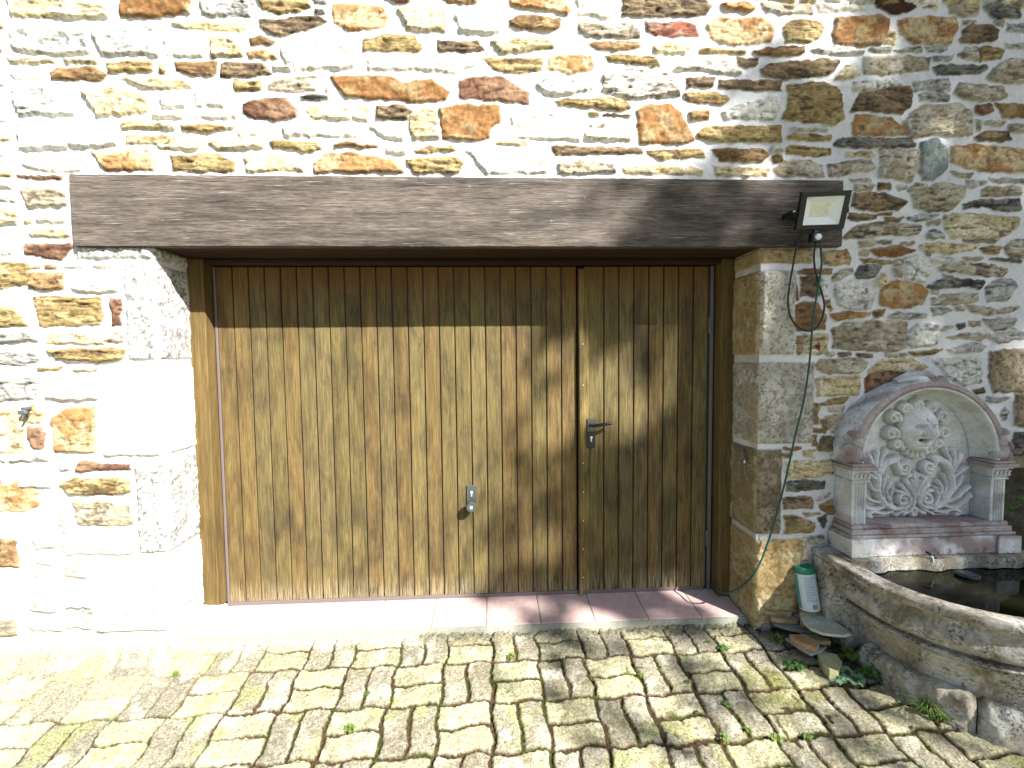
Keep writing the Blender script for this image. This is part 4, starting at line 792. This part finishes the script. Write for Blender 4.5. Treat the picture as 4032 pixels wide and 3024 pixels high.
# kerb of rough stones round the foot of the basin
def rock(name, pts, z0, z1, mat, seed, rough=.012, top=.0, n=6):
    """irregular flat-topped stone from a plan outline (world x,y), z0 bottom, z1 top (functions or values)"""
    P_ = np.array(smooth(list(pts)+[pts[0]], n))[:-1] if n > 3 else np.array([(a0_[0]+(a1_[0]-a0_[0])*t_, a0_[1]+(a1_[1]-a0_[1])*t_) for a0_, a1_ in zip(pts, list(pts[1:])+[pts[0]]) for t_ in (0, .33, .67)]); c0 = P_.mean(0); m = len(P_); V = []; F = []; rr = random.Random(seed)
    zt = z1 if callable(z1) else (lambda x, y: z1); zb = z0 if callable(z0) else (lambda x, y: z0)
    lev = [(1.0, 0), (1.01, .3), (1.0, .6), (.99, .88), (.97, .98), (.8, 1.), (.55, 1.), (.28, 1.)] if n > 3 else [(.97, 0), (1.0, .3), (.985, .5), (1.0, .75), (.985, 1.), (.8, 1.), (.55, 1.), (.28, 1.)]
    for (s_, t_) in lev:
        for k in range(m):
            x_, y_ = c0+(P_[k]-c0)*s_; nn = float(fbm(np.array(x_*40+t_*9), np.array(y_*40+seed+t_*7), seed, 3))-.5
            zz_ = zb(x_, y_)*(1-t_)+zt(x_, y_)*t_ + (nn*rough if t_ >= .85 else 0); V.append((x_+nn*rough*.9, y_+nn*rough*.9, zz_))
    for i in range(len(lev)-1):
        for k in range(m): F.append((i*m+k, i*m+(k+1) % m, (i+1)*m+(k+1) % m, (i+1)*m+k))
    V.append((c0[0], c0[1], zt(*c0))); l = (len(lev)-1)*m
    for k in range(m): F.append((l+k, l+(k+1) % m, len(V)-1))
    F.append(tuple(range(m-1, -1, -1)))
    b = MB(); b.add(V, F, True); return b.build(name, mat, None, 50)
def kerb(a0, a1, seed, zt, name='kerb_stone'):
    pr_ = [(.36, -.3), (.36, zt-.01), (.40, zt), (.445, zt+.002), (.468, zt-.006), (.482, zt-.022), (.489, zt-.05), (.490, zt-.10), (.488, -.3)]
    q_ = []
    for p0, p1 in zip(pr_[:-1], pr_[1:]):
        k = max(1, int(math.hypot(p0[0]-p1[0], p0[1]-p1[1])/.012)); q_ += [(p0[0]+(p1[0]-p0[0])*t_/k, p0[1]+(p1[1]-p0[1])*t_/k) for t_ in range(k)]
    q_ = np.array(q_+[pr_[-1]]); n_ = max(8, int((a1-a0)*.9)); aa = np.linspace(a0, a1, n_); AA, RR = np.meshgrid(np.radians(aa), q_[:, 0], indexing='ij'); _, ZK = np.meshgrid(aa, q_[:, 1], indexing='ij')
    e0 = np.minimum(AA-AA[0, 0], AA[-1, 0]-AA)*.48; rd_ = (1-ss(0, .03, e0)); nn = fbm(AA*9+seed, ZK*12+RR*9, seed, 4)-.5; n2_ = fbm(AA*40+seed, ZK*60+RR*60, seed+3, 3)-.5
    top = (ZK > zt-.13); RR = RR+nn*.045*(RR > .42)+n2_*.010-rd_*.018*(RR > .43); ZK = ZK+np.where(top, nn*.03+n2_*.012-rd_*.014, 0)
    V = np.stack([BC[0]-RR*np.cos(AA), BC[1]-RR*np.sin(AA)*.97, ZK], -1); m_ = len(q_); b = MB()
    F = [(i*m_+j, i*m_+j+1, (i+1)*m_+j+1, (i+1)*m_+j) for i in range(n_-1) for j in range(m_-1)]+[tuple(range(m_)), tuple(range((n_-1)*m_, n_*m_))[::-1]]
    b.add(V.reshape(-1, 3), F, True); return b.build(name, M_BAS, None, 60)
KL = ['rough lichened kerb stone under the basin, nearest the slate pile', 'long mossy kerb stone curving round the front of the basin', 'kerb stone cut off by the right edge, under the basin front', 'far kerb stone on the right side of the basin foot', 'last kerb stone beside the right end of the basin']
for k, (a0, a1) in enumerate(((-10, 50), (50.8, 88), (88.8, 119), (119.8, 150), (150.8, 188))):
    tag(kerb(a0, a1, 60+k, (-.012, -.02, -.03, -.03, -.02)[k]), KL[k], 'kerb stone', 'kerb stones round the basin')

# ---------------------------------------------------------------- slates, loose stones, canister
def m_slate(name, c1, c2):
    t = NT(name, .8, .3); p = t.pos(); a = t.noise(p, 14, 5, .7, .3); b = t.noise(p, 120, 3, .7); t.col(t.mix(t.mix(c1, c2, t.ramp(a, [(.4, 0.), (.6, 1.)])), t.ramp(b, [(.3, .75), (.7, 1.2)]), 1., 'MULTIPLY')); t.bump(b, .002, .7); return t.m
MS1 = m_slate('green grey slate', (.4, .44, .35), (.55, .57, .48)); MS2 = m_slate('tan schist', (.33, .27, .16), (.2, .15, .08)); MS3 = m_slate('grey slate', (.22, .24, .24), (.34, .36, .36)); MS4 = m_slate('rust schist', (.33, .19, .08), (.42, .3, .15)); MS5 = m_slate('dark slate', (.13, .14, .12), (.2, .2, .16))
def slate(pix, z, th, mat, label, seed, sc=1.5862, o=(2832, 2200), slope=(0, 0), rough=.004):
    pts = [onZ(o[0]+a/sc, o[1]+b/sc, z)[:2] for a, b in pix]; c0 = np.mean(pts, 0)
    f = lambda x, y, d=0: z+d+slope[0]*(x-c0[0])+slope[1]*(y-c0[1])
    ob = rock('slate', [tuple(p_) for p_ in pts], lambda x, y: f(x, y, -th), lambda x, y: f(x, y), mat, seed, rough, n=3)
    return tag(ob, label, 'stone', 'flat stones piled in the corner')
slate([(270, 305), (375, 300), (450, 322), (448, 334), (300, 330), (262, 318)], .03, .024, MS2, 'small tan slab on top of the slate pile against the corner stone', 1)
slate([(308, 345), (420, 347), (500, 372), (490, 384), (380, 378), (325, 366)], .005, .024, MS2, 'second narrow tan slab down on the slate pile', 2)
slate([(325, 385), (400, 388), (500, 410), (592, 455), (560, 458), (430, 430), (345, 405)], -.022, .018, MS5, 'long dark green slate wedge in the middle of the pile', 3)
slate([(600, 345), (680, 338), (780, 350), (832, 400), (828, 450), (790, 470), (690, 430), (620, 380)], .02, .014, MS5, 'broad darker slate leaning behind the pale green slate', 4)
slate([(510, 348), (560, 340), (640, 345), (720, 388), (800, 440), (824, 470), (780, 477), (650, 465), (570, 435), (525, 390)], .038, .014, MS1, 'large pale green leaf-shaped slate on top of the pile', 5)
slate([(510, 468), (600, 478), (695, 500), (697, 517), (640, 515), (545, 490)], -.022, .02, MS2, 'thin yellow slab under the pale green slate', 6)
slate([(436, 472), (500, 472), (600, 510), (625, 535), (610, 556), (540, 535), (450, 495)], -.03, .03, MS4, 'rust brown broken schist slab in the front of the pile', 7)
slate([(415, 492), (500, 500), (590, 545), (670, 545), (640, 572), (575, 592), (480, 540)], -.06, .016, MS3, 'pale grey triangular slate lowest at the front of the pile', 8)
slate([(380, 300), (440, 272), (500, 262), (498, 290), (455, 312), (400, 310)], .035, .04, MS2, 'lump of brown stone wedged behind the pile beside the canister', 9, rough=.01)
slate([(452, 322), (490, 318), (515, 335), (505, 352), (470, 345)], .02, .03, MS5, 'small dark stone between the tan slabs and the green slate', 10, rough=.008)
slate([(235, 362), (290, 355), (330, 375), (325, 410), (270, 415), (240, 390)], -.045, .04, MS5, 'mossy rounded stone left of the slate pile on the paving', 11, rough=.012)
slate([(497, 290), (560, 285), (630, 310), (640, 335), (560, 342), (505, 330)], .055, .13, MS2, 'flat stone carrying the green-lidded canister', 12, rough=.008)
o = slate([(612, 588), (655, 580), (735, 598), (768, 640), (745, 700), (690, 698), (640, 640)], -.075, .06, m_slate('yellow paver', (.48, .46, .25), (.4, .38, .2)), 'loose yellowish paver chunk tilted in front of the pile', 13, rough=.008); o['category'] = 'paver'; o.name = 'loose_paver'; del o['group']
# canister
cb, ct_ = onY(3190, 2386, -.06), onY(3166, 2246, -.03); cb = np.array((cb[0], -.06, .058)); ax = Vector(ct_-cb).normalized(); H_ = .235
can = tag(empty('canister', tuple(cb)), 'white garden-product canister with a green lid leaning between the corner stone and basin', 'canister')
q = Vector((0, 0, 1)).rotation_difference(ax).to_matrix()
b = MB(); b.lathe([(.048, 0), (.051, .003), (.051, H_-.03), (.050, H_-.028)], cb, 40, tilt=q); b.build('canister_body', m_simple('white label card', (.58, .63, .66), .5, .4, 0, 300, .03, 0), can)
b = MB(); b.lathe([(.0535, H_-.034), (.0545, H_-.03), (.0545, H_-.008), (.052, H_-.002), (.046, H_), (.044, H_-.003), (0, H_-.003)], cb, 40, tilt=q); b.build('lid', m_simple('green lid', (.01, .17, .09), .4, .5, 0, 300, .03, 0), can)
def onc(a_, h_, r=.0513): return Vector(cb)+q @ Vector((r*math.cos(a_), r*math.sin(a_), h_))
M_INK = m_simple('label ink', (.2, .27, .33), .6, .3, 0, 300, .02, 0); M_TEAL = m_simple('teal print', (.05, .33, .33), .6); M_BAR = m_simple('barcode black', (.03, .03, .035), .6)
def patch(b, a0, a1, h0, h1, r=.0514, n=5):
    for i in range(n):
        s0, s1 = a0+(a1-a0)*i/n, a0+(a1-a0)*(i+1)/n; b.add([onc(s0, h0, r), onc(s1, h0, r), onc(s1, h1, r), onc(s0, h1, r)], [(0, 1, 2, 3)])
fa = -1.95; b = MB(); rr = random.Random(2)
for k in range(16): patch(b, fa-.35, fa-.35+rr.uniform(.6, 1.1), .055+k*.0085, .0578+k*.0085)
b.build('small_print', M_INK, can)
b = MB(); patch(b, fa-1.5, fa-.98, .012, .195, .0516); b.build('teal_band', M_TEAL, can)
b = MB()
for k in range(11): patch(b, fa+.12+k*.045, fa+.12+k*.045+rr.choice((.012, .022, .03)), .016, .04, .0516, 1)
b.build('barcode', M_BAR, can)

# ---------------------------------------------------------------- floodlight, sensor, cables, small fittings
pTL, pTR, pBR, pBL = onY(3160, 757, -.185), onY(3358, 748, -.185), onY(3323, 902, -.125), onY(3135, 907, -.125)
fl = tag(empty('floodlight', (3.35, -.1, 2.2)), 'black LED floodlight with a motion sensor fixed on the right end of the timber beam', 'floodlight')
def q4(s, t_, d=0.):                   # s right 0..1, t up 0..1, d towards the wall
    p_ = (pBL*(1-s)+pBR*s)*(1-t_)+(pTL*(1-s)+pTR*s)*t_
    ex, ez_ = Vector(pTR-pTL), Vector(pTL-pBL); nn = ex.cross(ez_).normalized(); 
    if nn.y < 0: nn = -nn
    return np.array(Vector(p_)+nn*d)
def frame4(b, s0, s1, t0, t1, d0, S0, S1, T0, T1, d1):
    A_ = [q4(s0, t0, d0), q4(s1, t0, d0), q4(s1, t1, d0), q4(s0, t1, d0)]; B_ = [q4(S0, T0, d1), q4(S1, T0, d1), q4(S1, T1, d1), q4(S0, T1, d1)]
    b.add(A_+B_, [(i, (i+1) % 4, 4+(i+1) % 4, 4+i) for i in range(4)])
b = MB(); m = .115; mt = .13
frame4(b, 0, 1, 0, 1, .003, .012, .988, .014, .986, 0); frame4(b, .012, .988, .014, .986, 0, m, 1-m, mt, 1-mt, 0); frame4(b, m, 1-m, mt, 1-mt, 0, m, 1-m, mt, 1-mt, .006)
frame4(b, 0, 1, 0, 1, .003, 0, 1, 0, 1, .02); frame4(b, 0, 1, 0, 1, .02, .06, .94, .08, .92, .034); b.add([q4(.06, .08, .034), q4(.94, .08, .034), q4(.94, .92, .034), q4(.06, .92, .034)], [(0, 1, 2, 3)])
b.build('housing', M_BLKP, fl)
b = MB(); frame4(b, m, 1-m, mt, 1-mt, .0055, .3, .7, .33, .68, .028); b.build('reflector', m_simple('white reflector', (.82, .84, .84), .4, .4, 0, 100, .03, 0), fl)
b = MB(); b.add([q4(.3, .33, .028), q4(.7, .33, .028), q4(.7, .68, .028), q4(.3, .68, .028)], [(0, 1, 2, 3)]); b.build('led_board', m_simple('led board', (.8, .8, .72), .5), fl)
b = MB()
for i in range(12):
    for j in range(9):
        s_, t_ = .32+i*.033, .355+j*.037; b.add([q4(s_-.009, t_-.011, .0265), q4(s_+.009, t_-.011, .0265), q4(s_+.009, t_+.011, .0265), q4(s_-.009, t_+.011, .0265), q4(s_-.012, t_-.014, .0278), q4(s_+.012, t_-.014, .0278), q4(s_+.012, t_+.014, .0278), q4(s_-.012, t_+.014, .0278)], [(0, 1, 2, 3), (0, 4, 5, 1), (1, 5, 6, 2), (2, 6, 7, 3), (3, 7, 4, 0)])
b.build('led_chips', m_simple('led phosphor', (.8, .77, .55), .4), fl)
gl = NT('clear glass', .05, .5); gl.b.inputs['Transmission Weight'].default_value = 1; gl.b.inputs['IOR'].default_value = 1.1; gl.col((.97, .98, .97))
b = MB(); b.add([q4(m, mt, .0045), q4(1-m, mt, .0045), q4(1-m, 1-mt, .0045), q4(m, 1-mt, .0045)], [(0, 1, 2, 3)]); b.build('glass_pane', gl.m, fl)
b = MB(); c0, c1 = q4(.0, .5, .018), q4(1., .5, .018)
b.box((c0[0]-.012, c0[1]-.008, c0[2]-.012), (c0[0]-.007, FY, c0[2]+.012)); b.box((c1[0]+.007, c1[1]-.008, c1[2]-.012), (c1[0]+.012, FY-.004, c1[2]+.012)); b.box((c0[0]-.012, FY-.0045, c0[2]-.012), (c1[0]+.012, FY-.0005, c0[2]+.012)); b.build('bracket', M_BLKP, fl)
for bx_ in (c0[0]-.020, c1[0]+.013):
    b = MB(); b.lathe([(.006, 0), (.006, .006)], (bx_, c0[1], c0[2]), 12, tilt=Matrix.Rotation(R(90), 3, 'Y')); b.build('bolt', M_KEY, fl)
sc_ = onY(3223, 934, -.135)
b = MB(); b.box((sc_[0]-.027, sc_[1]+.003, sc_[2]-.022), (sc_[0]+.027, sc_[1]+.045, sc_[2]+.027), .005); b.box((sc_[0]-.012, sc_[1]+.015, sc_[2]+.026), (sc_[0]+.012, sc_[1]+.035, sc_[2]+.06), .003); b.build('sensor_housing', M_BLKP, fl)
b = MB(); b.lathe([(.0165, .006), (.0165, 0), (.015, -.006), (.010, -.011), (.004, -.013), (0, -.0132)], (sc_[0], sc_[1]+.002, sc_[2]+.003), 24, 'y'); b.build('sensor_lens', m_simple('white lens', (.75, .76, .8), .35), fl)
def cable(name, px, r, col, label):
    pts = smooth([tuple(onY(u, v, y_)) for u, v, y_ in px], 7); e_ = tag(empty(name, tuple(pts[0])), label, 'cable')
    b = MB(); b.tube(pts, r, 10); b.build('cable_sheath', m_simple(name+' sheath', col, .4, .4, 0, 200, .05, 0), e_); return e_
cable('black_cable', [(3160, 905, -.07), (3150, 930, -.06), (3136, 975, -.05), (3120, 1060, -.045), (3108, 1130, -.04), (3103, 1190, -.04), (3112, 1245, -.04), (3138, 1284, -.04), (3178, 1303, -.04), (3212, 1292, -.045), (3236, 1255, -.045), (3246, 1205, -.045), (3238, 1160, -.045), (3222, 1110, -.045), (3208, 1050, -.05), (3205, 1000, -.06), (3212, 955, -.1)], .0052, (.012, .012, .014), 'black cable hanging in a long loop under the floodlight')
cable('green_cable', [(3229, 948, -.1), (3233, 990, -.06), (3235, 1040, -.05), (3226, 1110, -.055), (3213, 1180, -.05), (3203, 1250, -.05), (3196, 1320, -.045), (3190, 1400, -.04), (3178, 1500, -.04), (3160, 1600, -.04), (3137, 1690, -.04), (3115, 1790, -.04), (3095, 1880, -.04), (3075, 1960, -.04), (3052, 2045, -.04), (3026, 2130, -.045), (2998, 2205, -.05), (2962, 2268, -.05), (2915, 2312, .02), (2870, 2334, .1), (2835, 2330, .17), (2808, 2312, .25), (2795, 2300, .32)], .0052, (.006, .07, .05), 'long dark green cable running down the right jamb to the door corner')
p_ = onY(2948, 1815, 0); p_ = onX(2946, 1815, XR-.005)
st_ = tag(empty('door_stop', tuple(p_)), 'small round chrome door stop screwed to the right-hand corner stone', 'door stop')
b = MB(); y0 = p_[1]; tl = Matrix.Rotation(R(-90), 3, 'Y'); b.lathe([(.014, 0), (.014, .006), (.008, .008), (.008, .022), (.016, .024), (.017, .034), (.012, .040), (0, .041)], (XR+.002, y0, p_[2]), 24, tilt=tl); b.build('stop_body', m_simple('chrome', (.55, .56, .58), .22, .5, .9), st_)
p_ = onY(110, 1622, -.02)
hk = tag(empty('shutter_catch', tuple(p_)), 'small rusty iron catch fixed in the left stones of the wall', 'catch')
b = MB(); b.box((p_[0]-.012, -.045, p_[2]+.012), (p_[0]+.012, 0, p_[2]+.026), .002); b.box((p_[0]-.024, -.05, p_[2]-.010), (p_[0]+.014, -.03, p_[2]+.010), .003); b.tube([(p_[0], -.04, p_[2]-.008), (p_[0]-.004, -.045, p_[2]-.03), (p_[0]-.012, -.043, p_[2]-.042)], .005, 8); b.build('catch_body', m_simple('iron', (.09, .1, .11), .6, .4, .3), hk)

# ---------------------------------------------------------------- weeds and grass
def m_leaf(name, c1, c2):
    t = NT(name, .6, .3); a = t.noise(t.pos(), 40, 3, .6); t.col(t.mix(c1, c2, t.ramp(a, [(.4, 0.), (.6, 1.)]))); t.b.inputs['Subsurface Weight'].default_value = .0; return t.m
ML1 = m_leaf('weed leaf', (.05, .13, .02), (.1, .22, .05)); ML2 = m_leaf('blue green leaf', (.10, .2, .10), (.16, .29, .15)); ML3 = m_leaf('yellow green leaf', (.12, .18, .03), (.08, .14, .02)); MST = m_leaf('stem', (.12, .1, .03), (.1, .12, .03))
def weed(c, rad, n, leaf, mat, label, seed, hgt_=.05, grass=False, group='small weeds in the paving joints', lobes=5):
    rr = random.Random(seed); n = int(n*1.9); rad *= 1.1; c = np.array(c, float); e_ = tag(empty('grass_tuft' if grass else 'weed', tuple(c)), label, 'grass' if grass else 'weed', group)
    b = MB(); s_ = MB()
    for i in range(n):
        a_ = rr.uniform(0, 2*math.pi); r_ = rad*math.sqrt(rr.random()); tip = c+np.array((r_*math.cos(a_), r_*math.sin(a_)*.8, hgt_*rr.uniform(.35, 1.)*(1.15-r_/rad*.7)))
        if grass:
            w_ = .0018; mid = c*.5+tip*.5+np.array((0, 0, hgt_*.35)); sd = np.array((-math.sin(a_), math.cos(a_), 0))*w_
            b.add([c-sd, c+sd, mid-sd, mid+sd, tip], [(0, 1, 3, 2), (2, 3, 4)]); continue
        s_.tube([c+np.array((rr.uniform(-.005, .005),)*2+(0,)), (c+tip)/2+np.array((0, 0, .01)), tip], .0009, 5)
        nrm = Vector((rr.uniform(-.5, .5), rr.uniform(-.7, .2), 1)).normalized(); u_ = nrm.cross(Vector((0, 0, 1)) if abs(nrm.z) < .95 else Vector((1, 0, 0))).normalized(); v_ = nrm.cross(u_)
        for k in range(lobes):
            th_ = 2*math.pi*k/lobes+a_; d_ = u_*math.cos(th_)+v_*math.sin(th_); p2 = Vector(tip); L_ = leaf*rr.uniform(.7, 1.1); sde = nrm.cross(d_)*L_*.36
            b.add([p2, p2+d_*L_*.45+sde+nrm*L_*.12, p2+d_*L_*.85+sde*.7, p2+d_*L_, p2+d_*L_*.85-sde*.7, p2+d_*L_*.45-sde+nrm*L_*.12], [(0, 1, 2, 3), (0, 3, 4, 5)])
    put(b.build('blades' if grass else 'leaves', mat), e_)
    if not grass: put(s_.build('stems', MST), e_)
def G(u, v, dz=.0): p_ = onG(u, v, dz); p_[2] = gz(p_[0], p_[1])+dz; return p_
weed(G(3330, 2675), .075, 26, .017, ML2, 'broad pale blue-green weed at the foot of the kerb stones', 1, .05, group='leafy weeds by the basin')
weed(G(3430, 2660), .055, 22, .016, ML1, 'dark green weed growing right against the kerb stone', 2, .06, group='leafy weeds by the basin')
weed(G(3350, 2600), .05, 20, .015, ML3, 'yellow-green feathery weed between loose paver and kerb', 3, .07, group='leafy weeds by the basin')
weed(G(3310, 2545), .03, 12, .012, ML2, 'small pale weed with tiny leaves at the kerb stone tip', 4, .06, group='leafy weeds by the basin')
weed(G(3130, 2625), .045, 14, .016, ML1, 'green weed on the paving in front of the slate pile', 5, .025, group='leafy weeds by the basin')
weed(G(3058, 2530), .03, 10, .012, ML3, 'small sprig on a brown stem left of the slate pile', 6, .05, group='leafy weeds by the basin')
weed(G(3650, 2815), .11, 60, .01, ML3, 'long spiky grass tuft at the foot of the middle kerb stone', 7, .10, True, 'grass tufts')
weed(G(3700, 2850), .06, 26, .01, ML3, 'short grass tuft just right of the long spiky tuft', 8, .06, True, 'grass tufts')
sm = [(2848, 2560, .035, 16, 'bushy weed in a joint below the right end of the sill', ML1), (2895, 2440, .03, 14, 'weed in the corner beside the right jamb foot', ML1), (2865, 2780, .025, 10, 'weed in a joint on the right half of the paving', ML1), (2945, 2880, .022, 9, 'bright weed beside mossy joint at the lower right', ML3), (2850, 2918, .03, 10, 'pale green weed in the moss patch at the lower right', ML3), (2525, 2667, .022, 9, 'bright weed in a middle paving joint below the sill', ML3), (2300, 2608, .018, 7, 'small pale sprig in the joint under the wicket door', ML2), (2216, 2600, .012, 5, 'tiny sprig just left of the pale sprig under the wicket door', ML1), (2595, 2640, .014, 6, 'tiny bright sprig right of the middle weed', ML3), (2712, 2688, .018, 7, 'sprig by the dirty joint right of centre', ML1), (1445, 2735, .02, 12, 'tufty green weed in a joint left of centre', ML1), (2015, 2592, .03, 16, 'low green weed at the middle of the paving', ML3), (690, 2660, .025, 9, 'weed in a sunlit joint on the left paving', ML3), (1380, 2875, .03, 10, 'small grassy sprig in the lower left joint', ML3), (3180, 2905, .025, 9, 'sprig in the moss at the lower right corner', ML1), (3060, 2915, .03, 9, 'low sprig left of the corner moss sprig', ML3), (2745, 2810, .015, 6, 'tiny sprig inside the hollow worn paver', ML3), (3590, 2870, .014, 6, 'tiny pale sprig near the grass tuft', ML2)]
for k, (u, v, r_, n_, lb, mt_) in enumerate(sm): weed(G(u, v), r_*.75, n_, r_*.24, mt_, lb, 20+k, r_*.9)
ivy = onY(4010, 2080, .1)
weed((4.72, .1, .52), .12, 16, .018, ML1, 'sparse leaves hanging in the dark recess right of the fountain', 77, .12, group='leafy weeds by the basin')

# dry leaf bits, grit and twigs lying on the paving and in the corner
rl = random.Random(5); b = MB()
for i in range(520):
    if i < 260: x, y = rl.uniform(2.95, 3.5), rl.uniform(-.42, -.02)
    elif i < 340: x, y = rl.uniform(1.2, 3.1), rl.uniform(-.04, .03)
    else: x, y = rl.uniform(-.2, 3.5), -abs(rl.gauss(0, .5))
    if math.hypot(x-FC, y+.32) < .5: continue
    z = float(gz(x, y))+.008+(.012 if y > -.3 and x > 3.02 else 0); a_ = rl.uniform(0, 6.28); s_ = rl.uniform(.002, .006)*(1.6 if rl.random() < .15 else 1); d_ = np.array((math.cos(a_), math.sin(a_), rl.uniform(-.3, .4)))*s_; e_ = np.array((-math.sin(a_), math.cos(a_), rl.uniform(-.3, .4)))*s_*.45; c_ = np.array((x, y, z))
    b.add([c_-d_, c_+e_, c_+d_, c_-e_, c_+np.array((0, 0, s_*.4))], [(0, 1, 4), (1, 2, 4), (2, 3, 4), (3, 0, 4)])
tag(b.build('leaf_litter', m_simple('litter', (.12, .07, .035), .9, .1, 0, 30, .6, 0)), 'dry leaf bits and grit scattered on the paving and in the wall corner', 'litter', kind='stuff')

# ---------------------------------------------------------------- the tree behind the camera that shades the right of the wall
tree = tag(empty('shade_tree', (11.5, -9.5, -.4)), 'leafy tree standing behind the camera to the right, casting the dappled shade', 'tree')
rt = random.Random(11); S3 = np.array(SUN)/abs(SUN.y)
SX = [1.2, 1.6, 2.0, 2.4, 2.8, 3.2, 3.6, 4.5, 6.3]
SZ = [-1.6, -.8, -.4, 0, .4, .9, 1.3, 1.8, 2.2, 2.6, 3.2, 4.4]
SD = [(0, .1, .15, .1, .05, .05, .05, .1, .1), (.0, .15, .3, .25, .08, .04, .04, .2, .2), (0, .2, .5, .5, .25, .08, .15, .5, .5), (0, .05, .4, .6, .45, .28, .6, .8, .8), (0, 0, .3, .8, .6, .85, .9, 1, 1), (0, 0, .1, .72, .55, .95, 1, 1, 1),
      (0, 0, 0, .5, .72, .95, 1, .9, .9), (0, 0, 0, .1, .5, .95, 1, .8, .8), (0, 0, 0, .35, .8, 1, 1, .9, .9), (0, 0, 0, .0, .15, .75, 1, .88, .9), (0, 0, 0, 0, 0, .2, .75, .9, .95), (0, 0, 0, 0, 0, .05, .5, .9, .9)]
def shade_density(x, z):
    """how thick the crown is along the sunbeam that reaches wall point (x, z)"""
    col = [np.interp(x, SX, r_) for r_ in SD]; return float(np.interp(z, SZ, col))
lv = MB(); V = []; F = []; cnt = 0
for _t in range(26000):
    x, z = rt.uniform(1.2, 6.2), rt.uniform(-1.6, 4.4)
    cl = float(fbm(np.array(x*2.6), np.array(z*2.6), 400, 3))
    dn = shade_density(x, z)
    cv = min(.97, dn*(.1+1.5*float(ss(.42, .55, cl))) if dn < .8 else dn*(.75+.4*float(ss(.33, .5, cl))))
    if rt.random() > -math.log(1-cv)/3.5: continue
    k = rt.uniform(6.5, 9.5); p_ = np.array((x, 0, z))+S3*k; cnt += 1
    s_ = rt.uniform(.05, .11); nrm = Vector((rt.gauss(0, 1), rt.gauss(0, 1), rt.gauss(0, 1))).normalized(); u_ = nrm.orthogonal().normalized(); v_ = nrm.cross(u_); a_ = rt.uniform(0, 6.28); d_ = u_*math.cos(a_)+v_*math.sin(a_); e2 = nrm.cross(d_)
    q_ = Vector(p_); n0 = len(V); V += [q_-d_*s_, q_-d_*s_*.3+e2*s_*.5, q_+d_*s_*.4+e2*s_*.45, q_+d_*s_*1.1, q_+d_*s_*.4-e2*s_*.45, q_-d_*s_*.3-e2*s_*.5]; F.append(tuple(range(n0, n0+6)))
lv.add(V, F); put(lv.build('crown', m_leaf('tree leaf', (.05, .09, .02), (.08, .12, .03))), tree)
tk = MB(); base = np.array((11.5, -9.5, -.5)); mid = np.array((11.0, -8.8, 4.6)); tk.tube([base, base*.6+mid*.4, mid], [.24, .19, .14], 14)
for k in range(26):
    x, z = rt.uniform(2.9, 5.6), rt.uniform(-.2, 4.0); e_ = np.array((x, 0, z))+S3*rt.uniform(7, 9); md = mid*.5+e_*.5+np.array((0, 0, .3)); tk.tube([mid+np.array((0, 0, -rt.uniform(0, .8))), md, e_], [.06, .035, .012], 8)
put(tk.build('trunk', m_simple('bark', (.14, .11, .08), .9)), tree)
